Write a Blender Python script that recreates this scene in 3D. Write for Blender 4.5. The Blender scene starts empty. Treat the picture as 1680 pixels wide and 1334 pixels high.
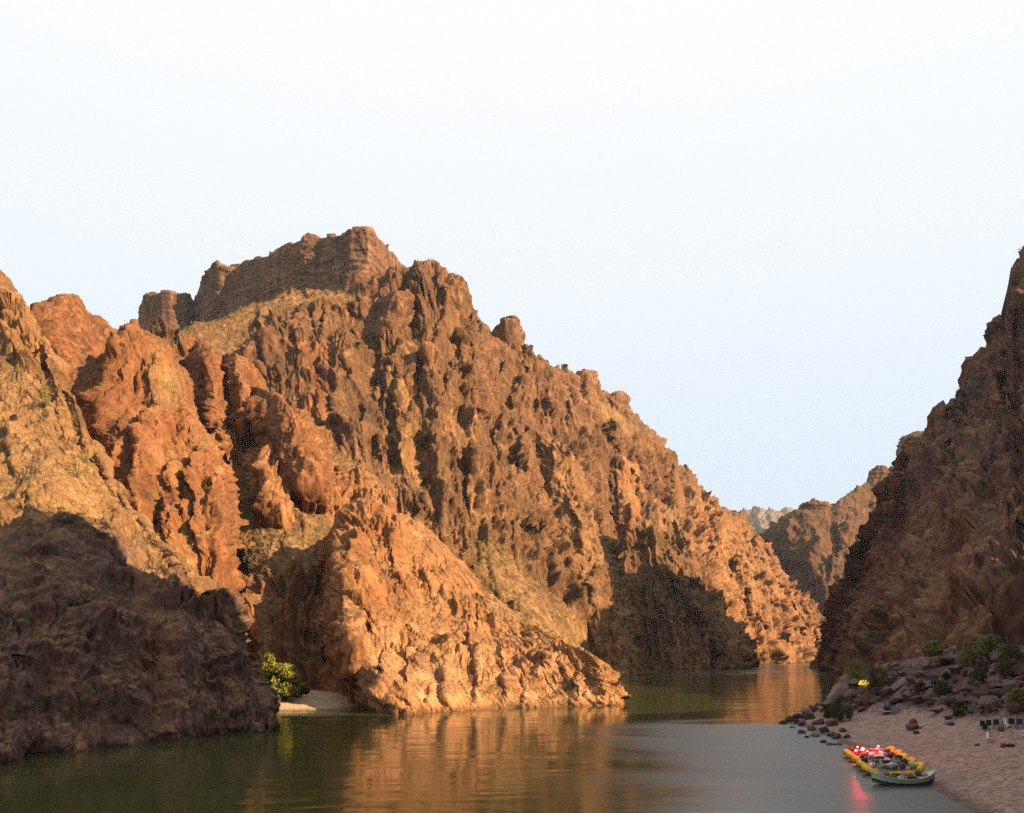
import bpy, bmesh, math, random
import numpy as np
from mathutils import Vector, Matrix

random.seed(7)
RNG = np.random.default_rng(11)
SC = bpy.context.scene
COL = SC.collection

# ------------------------------------------------------------------ camera
F = 1300.0; CX = 840.0; HY = 1066.0; CAM_H = 11.0      # focal length, centre column, horizon row (photo pixels), eye height
cam_data = bpy.data.cameras.new('camera')
cam_data.sensor_width = 36.0
cam_data.lens = 36.0 * F / 1680.0
cam_data.shift_y = (HY - 667.0) / 1680.0
cam_data.clip_start = 0.5
cam_data.clip_end = 20000.0
cam = bpy.data.objects.new('camera', cam_data)
cam.location = (0, 0, CAM_H)
cam.rotation_euler = (math.radians(90), 0, 0)
COL.objects.link(cam)
SC.camera = cam

# ------------------------------------------------------------------ sun and sky
SUN_AZ = (0.94, -0.34)           # horizontal direction towards the sun: behind the camera and to the right
SUN_EL = 27.5
sun_data = bpy.data.lights.new('sun', 'SUN')
sun_data.energy = 5.0
sun_data.angle = math.radians(0.5)
sun_data.color = (1.0, 0.72, 0.41)
sun = bpy.data.objects.new('sun', sun_data)
ce = math.cos(math.radians(SUN_EL)); nrm = math.hypot(*SUN_AZ)
sdir = Vector((SUN_AZ[0] / nrm * ce, SUN_AZ[1] / nrm * ce, math.sin(math.radians(SUN_EL))))
sun.rotation_euler = sdir.to_track_quat('Z', 'Y').to_euler()
sun.location = sdir * 2000
COL.objects.link(sun)

world = bpy.data.worlds.new('World'); SC.world = world
world.use_nodes = True
wn = world.node_tree.nodes; wl = world.node_tree.links
wn.clear()
w_out = wn.new('ShaderNodeOutputWorld'); w_bg = wn.new('ShaderNodeBackground')
w_sky = wn.new('ShaderNodeTexSky'); w_sky.sky_type = 'NISHITA'; w_sky.sun_disc = False
w_sky.sun_elevation = math.radians(SUN_EL)
w_sky.sun_rotation = math.atan2(SUN_AZ[0], SUN_AZ[1])
w_sky.altitude = 700; w_sky.dust_density = 2.5
# thin bright veil of high cloud: pale blue low down, white higher up
w_tc = wn.new('ShaderNodeTexCoord'); w_sep = wn.new('ShaderNodeSeparateXYZ')
w_ramp = wn.new('ShaderNodeValToRGB')
w_ramp.color_ramp.elements[0].position = 0.0; w_ramp.color_ramp.elements[0].color = (0.62, 0.735, 0.87, 1)
w_ramp.color_ramp.elements[1].position = 0.62; w_ramp.color_ramp.elements[1].color = (1.0, 1.0, 1.0, 1)
for p_, c_ in ((0.17, (0.68, 0.785, 0.895, 1)), (0.40, (0.87, 0.92, 0.965, 1))):
    e_ = w_ramp.color_ramp.elements.new(p_); e_.color = c_
w_veil = wn.new('ShaderNodeMixRGB'); w_veil.blend_type = 'MULTIPLY'; w_veil.inputs[0].default_value = 1.0
w_veil.inputs[2].default_value = (3.30, 3.30, 3.30, 1)
w_mix = wn.new('ShaderNodeMixRGB'); w_mix.inputs[0].default_value = 0.93
wl.new(w_tc.outputs['Generated'], w_sep.inputs[0]); wl.new(w_sep.outputs['Z'], w_ramp.inputs[0])
wl.new(w_ramp.outputs[0], w_veil.inputs[1])
wl.new(w_sky.outputs[0], w_mix.inputs[1]); wl.new(w_veil.outputs[0], w_mix.inputs[2])
wl.new(w_mix.outputs[0], w_bg.inputs['Color']); w_bg.inputs['Strength'].default_value = 0.10
wl.new(w_bg.outputs[0], w_out.inputs['Surface'])

SC.view_settings.view_transform = 'Standard'; SC.view_settings.look = 'None'
SC.view_settings.gamma = 1.0; SC.view_settings.use_curve_mapping = False
SC.view_settings.exposure = 1.65
SC.cycles.max_bounces = 5; SC.cycles.diffuse_bounces = 1; SC.cycles.volume_bounces = 2
SC.cycles.use_denoising = False; SC.cycles.sample_clamp_indirect = 4.0; SC.cycles.use_adaptive_sampling = False

# ------------------------------------------------------------------ numpy noise
from concurrent.futures import ThreadPoolExecutor
_POOL = ThreadPoolExecutor(4)
_TR = np.random.default_rng(5)
_G = _TR.uniform(-1, 1, (64 ** 3, 3)).astype(np.float32)                 # gradients / block seeds on a 64 cubed lattice
_J = _TR.uniform(.15, .85, (64 ** 3, 3)).astype(np.float32)
_R = _TR.uniform(-1, 1, (64 ** 3, 4)).astype(np.float32)

def _idx(x, y, z):
    return ((x & 63) << 12) | ((y & 63) << 6) | (z & 63)

def _perlin(p, seed=0):
    p = p + np.float32((seed * 7.317) % 61.0)
    pi = np.floor(p).astype(np.int32); f = p - pi
    w = f * f * f * (f * (f * 6 - 15) + 10)
    fx, fy, fz = f[:, 0], f[:, 1], f[:, 2]; x, y, z = pi[:, 0], pi[:, 1], pi[:, 2]
    def corner(dx, dy, dz):
        g = _G[_idx(x + dx, y + dy, z + dz)]
        return g[:, 0] * (fx - dx) + g[:, 1] * (fy - dy) + g[:, 2] * (fz - dz)
    def lerp(a, b, t): return a + (b - a) * t
    wx, wy, wz = w[:, 0], w[:, 1], w[:, 2]
    return 1.3 * lerp(lerp(lerp(corner(0, 0, 0), corner(1, 0, 0), wx), lerp(corner(0, 1, 0), corner(1, 1, 0), wx), wy),
                      lerp(lerp(corner(0, 0, 1), corner(1, 0, 1), wx), lerp(corner(0, 1, 1), corner(1, 1, 1), wx), wy), wz)

def _facets(p, seed=0):
    """Voronoi blocks: (random offset, slope of the block's own tilted face, distance to the block's edge)."""
    p = p + np.float32((seed * 5.71) % 59.0)
    base = np.floor(p - 0.5).astype(np.int32)
    d1 = np.full(len(p), 9.0, np.float32); d2 = d1.copy(); off = np.zeros(len(p), np.float32); tilt = off.copy()
    for dx in (0, 1):
        for dy in (0, 1):
            for dz in (0, 1):
                cx, cy, cz = base[:, 0] + dx, base[:, 1] + dy, base[:, 2] + dz
                i = _idx(cx, cy, cz); j = _J[i]; r = _R[i]
                ex = p[:, 0] - cx - j[:, 0]; ey = p[:, 1] - cy - j[:, 1]; ez = p[:, 2] - cz - j[:, 2]
                d = ex * ex + ey * ey + ez * ez
                near = d < d1
                d2 = np.where(near, d1, np.minimum(d2, d)); d1 = np.where(near, d, d1)
                off = np.where(near, r[:, 0], off); tilt = np.where(near, r[:, 1] * ex + r[:, 2] * ey + r[:, 3] * ez, tilt)
    return off, tilt, np.sqrt(d2) - np.sqrt(d1)

def _cells(p, seed=0):
    """Voronoi blocks: offset from the block's middle in the first two directions, and the block's random number"""
    p = p + np.float32((seed * 5.71) % 59.0)
    base = np.floor(p - 0.5).astype(np.int32)
    d1 = np.full(len(p), 9.0, np.float32); ox = np.zeros(len(p), np.float32); oy = ox.copy(); rn = ox.copy()
    for dx in (0, 1):
        for dy in (0, 1):
            for dz in (0, 1):
                cx, cy, cz = base[:, 0] + dx, base[:, 1] + dy, base[:, 2] + dz
                i = _idx(cx, cy, cz); j = _J[i]
                ex = p[:, 0] - cx - j[:, 0]; ey = p[:, 1] - cy - j[:, 1]; ez = p[:, 2] - cz - j[:, 2]
                d = ex * ex + ey * ey + ez * ez
                near = d < d1
                d1 = np.where(near, d, d1); ox = np.where(near, ex, ox); oy = np.where(near, ey, oy); rn = np.where(near, _R[i, 0], rn)
    return ox, oy, rn

def _chips(p, seed=0):
    """chipped stone: the lower envelope of tilted pyramids, flat faces meeting in sharp edges without gaps"""
    p = p + np.float32((seed * 5.71) % 59.0)
    base = np.floor(p - 0.5).astype(np.int32)
    h = np.full(len(p), 9.0, np.float32); rn = np.zeros(len(p), np.float32)
    for dx in (0, 1):
        for dy in (0, 1):
            for dz in (0, 1):
                cx, cy, cz = base[:, 0] + dx, base[:, 1] + dy, base[:, 2] + dz
                i = _idx(cx, cy, cz); j = _J[i]; r = _R[i]
                ex = p[:, 0] - cx - j[:, 0]; ey = p[:, 1] - cy - j[:, 1]; ez = p[:, 2] - cz - j[:, 2]
                u = ex + .6 * r[:, 1] * ey; v = ey + .6 * r[:, 2] * ez; w = ez + .6 * r[:, 3] * ex
                q = np.maximum(np.maximum(np.abs(u), np.abs(v)), np.abs(w)) + .28 * (r[:, 1] * ez + r[:, 2] * ex + r[:, 3] * ey) + .16 * r[:, 0]
                near = q < h
                h = np.where(near, q, h); rn = np.where(near, r[:, 0], rn)
    return h, rn

def chunked(fn):
    def run(p, *a, **k):
        p = np.ascontiguousarray(p, np.float32); n = len(p)
        if n < 30000: return fn(p, *a, **k)
        parts = list(_POOL.map(lambda q: fn(q, *a, **k), np.array_split(p, max(4, n // 30000))))
        if isinstance(parts[0], tuple): return tuple(np.concatenate(c) for c in zip(*parts))
        return np.concatenate(parts)
    return run
perlin = chunked(_perlin); facets = chunked(_facets); cells = chunked(_cells); chips = chunked(_chips)

def fbm(p, seed=0, octv=4, gain=0.5):
    a, s, t = 1.0, 0, 0
    for o in range(octv):
        s = s + a * perlin(p * (2.03 ** o) + 17.3 * o, seed + o); t += a; a *= gain
    return s / t

def ridged(p, seed=0, octv=4, gain=0.5):
    """sharp crests, open hollows"""
    a, s, t = 1.0, 0, 0
    for o in range(octv):
        r = np.clip(1 - 2.2 * np.abs(perlin(p * (2.07 ** o) + 9.1 * o, seed + o)), 0, 1)
        s = s + a * (2 * r * r - .7); t += a; a *= gain
    return s / t

def hash1(i, seed=0):
    return _R[(i.astype(np.int64) * 7919 + seed * 104729) % (64 ** 3), 0] * .5 + .5

def sstep(a, b, x):
    t = np.clip((x - a) / (b - a), 0, 1)
    return t * t * (3 - 2 * t)

# ------------------------------------------------------------------ helpers: photo pixel + distance -> place in the world
def at(px, py, D):
    return ((px - CX) / F * D, D, CAM_H - (py - HY) / F * D)
def W(px, D):                    # on the water line
    return (px, HY + CAM_H * F / D, D)
def proj(P):
    return CX + P[..., 0] / P[..., 1] * F, HY - (P[..., 2] - CAM_H) / P[..., 1] * F

def catmull(P, s):
    K = P.shape[0]
    i = np.clip(np.floor(s).astype(int), 0, K - 2); t = (s - i)
    t = t.reshape((-1,) + (1,) * (P.ndim - 1))
    p0 = P[np.clip(i - 1, 0, K - 1)]; p1 = P[i]; p2 = P[i + 1]; p3 = P[np.clip(i + 2, 0, K - 1)]
    return 0.5 * ((2 * p1) + (-p0 + p2) * t + (2 * p0 - 5 * p1 + 4 * p2 - p3) * t ** 2 + (-p0 + 3 * p1 - 3 * p2 + p3) * t ** 3)

def seg_dist(px, py, pts):
    """distance to a polyline, side (+1 = image right when the line runs downwards), parameter 0..1"""
    best = np.full(px.shape, 1e9, np.float32); side = np.zeros(px.shape, np.float32); par = np.zeros(px.shape, np.float32)
    L = [0]
    for a, b in zip(pts[:-1], pts[1:]): L.append(L[-1] + math.hypot(b[0] - a[0], b[1] - a[1]))
    for k, (a, b) in enumerate(zip(pts[:-1], pts[1:])):
        dx, dy = b[0] - a[0], b[1] - a[1]; l2 = dx * dx + dy * dy + 1e-9
        t = np.clip(((px - a[0]) * dx + (py - a[1]) * dy) / l2, 0, 1)
        d = np.hypot(px - (a[0] + t * dx), py - (a[1] + t * dy))
        cr = (px - a[0]) * dy - (py - a[1]) * dx
        m = d < best
        best = np.where(m, d, best); side = np.where(m, np.sign(cr), side)
        par = np.where(m, (L[k] + t * math.sqrt(l2)) / L[-1], par)
    return best, side, par

def poly_mask(px, py, poly, soft):
    inside = np.zeros(px.shape, bool)
    n = len(poly)
    for i in range(n):
        x1, y1 = poly[i]; x2, y2 = poly[(i + 1) % n]
        c = ((y1 > py) != (y2 > py)) & (px < (x2 - x1) * (py - y1) / (y2 - y1 + 1e-9) + x1)
        inside ^= c
    d, _, _ = seg_dist(px, py, list(poly) + [poly[0]])
    sd = np.where(inside, d, -d)
    return sstep(-soft, soft, sd)

def grid_normals(P):
    du = np.gradient(P, axis=0); dv = np.gradient(P, axis=1)
    n = np.cross(du, dv); n /= np.linalg.norm(n, axis=2, keepdims=True) + 1e-9
    return n

# ------------------------------------------------------------------ materials
MATS = {}
def pbr(name, col, rough=0.7, spec=0.3, metal=0.0, var=0.12, scale=8.0, bump=0.0, emit=None):
    if name in MATS: return MATS[name]
    m = bpy.data.materials.new(name); m.use_nodes = True
    nt = m.node_tree; b = nt.nodes['Principled BSDF']
    b.inputs['Roughness'].default_value = rough; b.inputs['Specular IOR Level'].default_value = spec; b.inputs['Metallic'].default_value = metal
    tc = nt.nodes.new('ShaderNodeTexCoord'); nz = nt.nodes.new('ShaderNodeTexNoise')
    nz.inputs['Scale'].default_value = scale; nz.inputs['Detail'].default_value = 4
    nt.links.new(tc.outputs['Object'], nz.inputs['Vector'])
    rp = nt.nodes.new('ShaderNodeValToRGB')
    rp.color_ramp.elements[0].position = .3; rp.color_ramp.elements[1].position = .7
    rp.color_ramp.elements[0].color = (*[c * (1 - var) for c in col], 1); rp.color_ramp.elements[1].color = (*[min(1, c * (1 + var)) for c in col], 1)
    nt.links.new(nz.outputs['Fac'], rp.inputs[0]); nt.links.new(rp.outputs[0], b.inputs['Base Color'])
    if bump:
        bp = nt.nodes.new('ShaderNodeBump'); bp.inputs['Strength'].default_value = bump; bp.inputs['Distance'].default_value = .05
        nt.links.new(nz.outputs['Fac'], bp.inputs['Height']); nt.links.new(bp.outputs[0], b.inputs['Normal'])
    if emit:
        b.inputs['Emission Color'].default_value = (*emit[0], 1); b.inputs['Emission Strength'].default_value = emit[1]
    MATS[name] = m
    return m

def rock_material(name, fine, bump=0.6, varnish=.58):
    """colour from the vertex layer 'rock', broken up by two sizes of grain; relief from the same noise"""
    m = bpy.data.materials.new(name); m.use_nodes = True
    nt = m.node_tree; b = nt.nodes['Principled BSDF']; N = nt.nodes.new; Lk = nt.links.new
    b.inputs['Roughness'].default_value = .93; b.inputs['Specular IOR Level'].default_value = .12
    at_ = N('ShaderNodeAttribute'); at_.attribute_name = 'rock'
    geo = N('ShaderNodeNewGeometry')
    mp = N('ShaderNodeMapping'); mp.inputs['Scale'].default_value = (1, 1, .55)
    Lk(geo.outputs['Position'], mp.inputs['Vector'])
    n1 = N('ShaderNodeTexNoise'); n1.inputs['Scale'].default_value = fine; n1.inputs['Detail'].default_value = 5; n1.inputs['Roughness'].default_value = .65
    n2 = N('ShaderNodeTexNoise'); n2.inputs['Scale'].default_value = fine * .22; n2.inputs['Detail'].default_value = 4
    vo = N('ShaderNodeTexVoronoi'); vo.inputs['Scale'].default_value = fine * .6
    for t in (n1, n2, vo): Lk(mp.outputs[0], t.inputs['Vector'])
    r1 = N('ShaderNodeMapRange'); r1.inputs['From Min'].default_value = .28; r1.inputs['From Max'].default_value = .72; r1.inputs['To Min'].default_value = .52; r1.inputs['To Max'].default_value = 1.48
    Lk(n1.outputs['Fac'], r1.inputs['Value'])
    r2 = N('ShaderNodeMapRange'); r2.inputs['From Min'].default_value = .3; r2.inputs['From Max'].default_value = .7; r2.inputs['To Min'].default_value = .8; r2.inputs['To Max'].default_value = 1.2
    Lk(n2.outputs['Fac'], r2.inputs['Value'])
    mu = N('ShaderNodeMath'); mu.operation = 'MULTIPLY'; Lk(r1.outputs[0], mu.inputs[0]); Lk(r2.outputs[0], mu.inputs[1])
    mp3 = N('ShaderNodeMapping'); mp3.inputs['Scale'].default_value = (1, 1, .14); Lk(geo.outputs['Position'], mp3.inputs['Vector'])     # desert varnish: streaks down the face
    n3 = N('ShaderNodeTexNoise'); n3.inputs['Scale'].default_value = fine * .45; n3.inputs['Detail'].default_value = 4; n3.inputs['Roughness'].default_value = .6; Lk(mp3.outputs[0], n3.inputs['Vector'])
    r3_ = N('ShaderNodeMapRange'); r3_.inputs['From Min'].default_value = .36; r3_.inputs['From Max'].default_value = .62; r3_.inputs['To Min'].default_value = varnish; r3_.inputs['To Max'].default_value = 1.18; Lk(n3.outputs['Fac'], r3_.inputs['Value'])
    mu2 = N('ShaderNodeMath'); mu2.operation = 'MULTIPLY'; Lk(mu.outputs[0], mu2.inputs[0]); Lk(r3_.outputs[0], mu2.inputs[1])
    vm = N('ShaderNodeVectorMath'); vm.operation = 'SCALE'; Lk(at_.outputs['Color'], vm.inputs[0]); Lk(mu2.outputs[0], vm.inputs['Scale'])
    Lk(vm.outputs[0], b.inputs['Base Color'])
    ad = N('ShaderNodeMath'); ad.operation = 'ADD'; Lk(n1.outputs['Fac'], ad.inputs[0]); Lk(vo.outputs['Distance'], ad.inputs[1])
    bp = N('ShaderNodeBump'); bp.inputs['Strength'].default_value = bump; bp.inputs['Distance'].default_value = .55 / fine
    Lk(ad.outputs[0], bp.inputs['Height']); Lk(bp.outputs[0], b.inputs['Normal'])
    return m

# ------------------------------------------------------------------ object helpers
def tag(o, label=None, cat=None, group=None, kind=None):
    if label: o['label'] = label
    if cat: o['category'] = cat
    if group: o['group'] = group
    if kind: o['kind'] = kind
    return o
def np_mesh(name, V, Q, mat, colors=None, smooth=False):
    me = bpy.data.meshes.new(name)
    V = np.asarray(V, np.float32); Q = np.asarray(Q, np.int32); k = Q.shape[1]
    me.vertices.add(len(V)); me.vertices.foreach_set('co', V.ravel())
    me.loops.add(Q.size); me.loops.foreach_set('vertex_index', Q.ravel())
    me.polygons.add(len(Q)); me.polygons.foreach_set('loop_start', np.arange(0, Q.size, k, dtype=np.int32))
    if smooth: me.polygons.foreach_set('use_smooth', np.ones(len(Q), bool))
    me.materials.append(mat)
    if colors is not None:
        a = me.color_attributes.new('rock', 'FLOAT_COLOR', 'POINT')
        c4 = np.ones((len(V), 4), np.float32); c4[:, :3] = colors; a.data.foreach_set('color', c4.ravel())
    me.update(calc_edges=True)
    return me
def link(name, me, parent=None, loc=None, rot=None, scale=None):
    o = bpy.data.objects.new(name, me); COL.objects.link(o)
    if parent: o.parent = parent
    if loc is not None: o.location = loc
    if rot is not None: o.rotation_euler = rot
    if scale is not None: o.scale = scale if hasattr(scale, '__len__') else (scale,) * 3
    return o
def empty(name, loc, rz=0.0, label=None, cat=None, group=None):
    o = link(name, None, loc=loc, rot=(0, 0, rz)); o.empty_display_size = .3
    return tag(o, label, cat, group)

# ------------------------------------------------------------------ rock masses
C_SCHIST = np.array((.175, .102, .060)); C_SCHIST2 = np.array((.115, .072, .048)); C_OCHRE = np.array((.28, .170, .085))
C_RED = np.array((.235, .114, .058)); C_RED2 = np.array((.165, .080, .046))
C_ORANGE = np.array((.34, .182, .092)); C_PINK = np.array((.36, .215, .135))
C_TALUS = np.array((.28, .185, .10)); C_GRASS = np.array((.225, .155, .075))
C_MESA = np.array((.20, .115, .08)); C_MESA2 = np.array((.29, .185, .13))
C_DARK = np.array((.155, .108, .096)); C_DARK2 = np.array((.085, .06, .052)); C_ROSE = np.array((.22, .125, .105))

SCRUB = []        # (position, size) gathered from every slope
def rock_mass(name, label, cols, cell=1.6, crest=None, strokes=(), zones=(), pal=(C_SCHIST, C_SCHIST2, C_OCHRE), amp=1.0, scl=1.0, seed=1,
              back=((.22, .05), (.7, .5), (1.3, 1.15)), strata=0.0, flute=1.0, mat=None, world_cols=False, scrub=0, lean=0.12, smooth=False, wl=True, levels=3, ribk=2.0, tsm=.86, skew=.35, block=1.0, foot_z=-4.0, tone=1.0, blade=1.0, joint=(3.4, 7.0), crack=.8, big=1.0, bs=1.0):
    """a mountain side: columns of (pixel column, pixel row, distance) from crest to foot, lofted, closed behind, then broken into rock"""
    K = max(len(c) for c in cols)
    P = []
    for c in cols:
        A = np.array([at(*q) if not world_cols else q for q in c], float)
        if len(A) != K: A = catmull(A, np.linspace(0, len(A) - 1, K))
        P.append(A)
    P = np.array(P)                                     # columns x rows x 3
    # foot below the water, back side behind the crest
    foot = P[:, -1:].copy(); foot[..., 2] = -4.0
    if foot_z is None: foot = P[:, -1:] + np.array((0., 12., -14.))
    foot[..., 1] -= .6 if not world_cols else 0
    rows = [P, foot]
    cr = P[:, 0]
    rad = cr[:, :2] / (np.linalg.norm(cr[:, :2], axis=1, keepdims=True) + 1e-6)
    hgt = cr[:, 2:3]
    bk = []
    for d_, drop in back:
        b = cr.copy(); b[:, :2] += rad * hgt * d_; b[:, 2:] -= hgt * drop + .5 * drop; bk.append(b[:, None])
    P = np.concatenate(bk[::-1] + rows, axis=1)
    nb = len(bk)
    # sampling density
    X, Y = (proj(P) if not world_cols else (P[..., 0] * 6 + P[..., 1] * 6, P[..., 2] * 6))
    def dens(Xa, Ya, axis, lo):
        d = np.hypot(np.diff(Xa, axis=axis), np.diff(Ya, axis=axis)); d = np.percentile(d, 70, axis=1 - axis)
        n = np.maximum(lo, np.ceil(np.minimum(d, 260) / cell)).astype(int)
        if axis == 0 and not world_cols:
            xm = Xa.mean(axis=1); off = ((xm[:-1] < -30) & (xm[1:] < 20)) | ((xm[:-1] > 1670) & (xm[1:] > 1670))
            n = np.where(off, np.minimum(n, 40), n)
        return n
    du = dens(X, Y, 0, 2); dv = dens(X[:, nb:], Y[:, nb:], 1, 2)
    su = np.concatenate([np.arange(n) / n + i for i, n in enumerate(du)] + [[len(du)]])
    sv = np.concatenate([np.arange(7) / 7 + i for i in range(nb)] + [np.arange(n) / n + i + nb for i, n in enumerate(dv)] + [[nb + len(dv)]])
    S = catmull(P, su)
    S = catmull(S.transpose(1, 0, 2), sv).transpose(1, 0, 2)      # nu x nv x 3
    nu, nv = S.shape[:2]
    if crest is not None:                                # fine outline of the skyline
        ic = int(np.argmin(np.abs(sv - nb)))
        px, py = proj(S[:, ic])
        cx, cy = zip(*crest)
        tgt = np.interp(px, cx, cy)
        inr = sstep(cx[0] - 10, cx[0] + 10, px) * (1 - sstep(cx[-1] - 10, cx[-1] + 10, px))
        dz = (py - tgt) / F * S[:, ic, 1] * inr
        v = np.abs(sv - nb) / (len(sv) and 1.6)
        S[..., 2] += dz[:, None] * np.exp(-(v ** 2) * 1.6)[None]
    n0 = grid_normals(S); S0 = S
    tocam = np.array((0, 0, CAM_H)) - S
    if world_cols: tocam = np.array((-60., 60., 60.)) - S
    fl = -1.0 if (n0[:, nv // 2:] * tocam[:, nv // 2:]).sum(axis=2).mean() < 0 else 1.0
    n0 *= fl
    px, py = proj(S); m2px = F / np.maximum(S[..., 1], 20)
    px = px.astype(np.float32); py = py.astype(np.float32)
    Z = {}                                               # zones
    for kind, poly, soft in zones:
        z = poly_mask(px, py, poly, soft)
        Z[kind] = np.maximum(Z.get(kind, 0), z)
    talus = Z.get('talus', np.zeros(px.shape, np.float32))
    rough = (1 - tsm * talus) * (1 - .30 * Z.get('red', 0) * (1 - talus))
    # traced ribs: sharp crests, each with its own left and right slope
    rib = np.zeros(px.shape, np.float32)
    sp = S.reshape(-1, 3)
    jx = px + (perlin(sp * (.035 / scl), seed + 40) * 15 + perlin(sp * (.14 / scl), seed + 41) * 6 + perlin(sp * (.5 / scl), seed + 43) * 2.5).reshape(px.shape).astype(np.float32)
    jy = py + (perlin(sp * (.10 / scl), seed + 42) * 14).reshape(px.shape).astype(np.float32)
    for st in strokes:
        pts, a, wL, wR = st[:4]; a = a * ribk
        d, s, t = seg_dist(jx, jy, pts)
        w = np.where(s < 0, wL * .85, wR * 1.3) * ((.5 + .7 * t) if len(st) < 5 else 1.0)
        prof = np.clip(1 - d / w, 0, 1)
        prof = np.where(s < 0, prof ** .8, prof ** 1.25)
        tap = sstep(-.02, .18, t) * (1 - .75 * sstep(.8, 1.0, t)) if len(st) < 5 else 1.0
        inside = (t > 0) & (t < 1)
        if a > 0: rib = np.maximum(rib, a * prof * tap)
        else: rib = rib + a * prof * tap
    tang = np.cross(n0, np.array((0., 0., 1.))); tang /= np.linalg.norm(tang, axis=2, keepdims=True) + 1e-6    # level, along the face
    tang *= np.sign(tang[..., :1] + 1e-6)                # towards image right
    rb = (rib / m2px) * (1 - .4 * talus)
    rdir = .20 * n0 + np.array((-.45, -.90, .05))       # ribs stand out towards the river, so that their left sides turn away from the sun
    if not world_cols: S = S + rdir * rb[..., None]
    n1 = grid_normals(S) * fl
    n1s = n0 * .5 + n1 * .5
    # broken rock: ribs and gullies run down the face, blocks are three-dimensional
    p = S.reshape(-1, 3).astype(np.float32)
    mid = (nb + (len(sv) and 1.5))
    im = int(np.argmin(np.abs(sv - (nb + .45 * len(dv)))))
    arc = np.concatenate([[0], np.cumsum(np.linalg.norm(np.diff(S0[:, im], axis=0), axis=1))])
    dwn = np.concatenate([[0], np.cumsum(np.linalg.norm(np.diff(S0, axis=1), axis=2).mean(axis=0))])
    wa = fbm(p / (34 * scl), seed + 50, 3); wb = fbm(p / (9 * scl), seed + 53, 2)
    A_ = (arc[:, None] + 0 * dwn[None]).ravel() / scl + (13 * wa + 2.2 * wb) / blade ** .5; V_ = (dwn[None] + 0 * arc[:, None]).ravel() / scl
    A_ = A_ + lean * V_; V_ = V_ / blade + 9 / blade * fbm(p / (12 * scl) + 40, seed + 55, 2)
    # joints: the rock splits into upright blocks, each taking the relief of its own middle
    Aq, Vq = A_, V_
    for w_, h_, k_ in ((joint[0], joint[1], .55),):
        ox, oy, rn_ = cells(np.stack([Aq / w_, Vq / h_, wa * 1.5], 1), seed + 95)
        Aq = Aq - k_ * ox * w_; Vq = Vq - k_ * oy * h_
    def fc(s_, st): return np.stack([Aq / s_, Vq / (s_ * st), wa * .7], 1)
    disp = flute * (2.8 * big * ridged(fc(30., 4.5), seed + 1, 2, .4) + 2.2 * ridged(fc(11., 4.5), seed + 2, 2, .45) + (1.1 if blade < 1.1 else .55) * ridged(fc(4.6, 4.2), seed + 4, 2, .5))
    disp = disp + .25 * block * rn_
    ce1 = facets(np.stack([Aq * .25 + A_ * .75, V_ / 9., wa * 2], 1) / 2.6, seed + 97)[2]; ce2 = facets(np.stack([A_ / 5., V_, wa * 2], 1) / 3.4, seed + 98)[2]
    disp = disp - crack * (1.1 * (1 - sstep(.0, .16, ce1)) + .4 * (1 - sstep(.0, .09, ce2)))       # upright joints and shorter cross joints
    disp = disp + 2.2 * fbm(p / (45 * scl), seed + 5, 3)
    q = p.copy(); q[:, 0] += .2 * q[:, 2]
    q = (q * np.array((1, .75, .62 / blade), np.float32) / scl + np.stack([wa, wb, wa - wb], 1) * 1.2).astype(np.float32)
    fac_mid = None
    for lv in range(levels):
        size = bs * (8.0, 3.4, 1.5, .65)[lv]
        h_, o_ = chips(q / size, seed + 10 + lv)
        disp = disp - block * size * (.50, .46, .42, .36)[lv] * (h_ - .42)
        if lv == 1: fac_mid = o_
    disp = disp + .12 * fbm(p / (1.6 * scl), seed + 8, 2, .6)
    fq2 = np.stack([A_, V_ / 4., wa * 3], 1)
    patch = .42 + .95 * sstep(-.30, .38, fbm(p / (30 * scl) + 7, seed + 70, 3)).reshape(px.shape)
    disp = disp.reshape(px.shape) * rough * patch * amp * scl * (1 - .5 * np.exp(-((sv - nb) / .35) ** 2))[None]
    fh, fo = chips(p / (2.6 * scl), seed + 20); gh, go = chips(p / (1.1 * scl), seed + 22)
    disp += (talus * (-1.3 * (.25 + .75 * (fo < -.1)) * (fh - .42) - .6 * (gh - .42) + .5 * fbm(p / 9., seed + 21, 3)).reshape(px.shape)) * min(scl, 1)
    lay = None
    if strata or 'strata' in Z:
        zz = p[:, 2] + .7 * fbm(p / 60., seed + 30, 2)
        th = 3.4 * (scl if scl > 1 else 1)
        li = np.floor(zz / th); fr = zz / th - li
        sub = np.floor(zz / (th * .31))
        hv = hash1(li, seed)
        h2 = hash1(sub, seed + 3)
        lay = (hv, h2)
        sm = (Z['strata'] if 'strata' in Z else np.ones(px.shape)) 
        sd = (3.4 * (hv - .5) + 1.5 * (h2 - .5) + .8 * (fr - .5) * 0).reshape(px.shape) * (strata or 1.0)
        o_, t_, e_ = facets(p * np.array((1, 1, .25), np.float32) / 11., seed + 33)
        sd = sd + (3.4 * o_ + 2.4 * t_).reshape(px.shape) * (strata or 1)
        disp = disp * (1 - .72 * sm) + sd * sm
    # keep the very foot calm where it meets the water
    S = S + n1s * disp[..., None] - tang * (disp * skew)[..., None]
    # colour
    n2 = grid_normals(S) * fl
    f1 = (fbm(p / (26 * scl), seed + 60, 4) * 1.6).reshape(px.shape)
    f2 = (fbm(fq2 / 5., seed + 61, 4) * 1.7).reshape(px.shape)
    f3 = fac_mid.reshape(px.shape)
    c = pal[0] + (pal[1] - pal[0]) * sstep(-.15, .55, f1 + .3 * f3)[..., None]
    c = c + (pal[2] - c) * (sstep(.12, .6, f2 - .2 * f1) * .75)[..., None]
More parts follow.
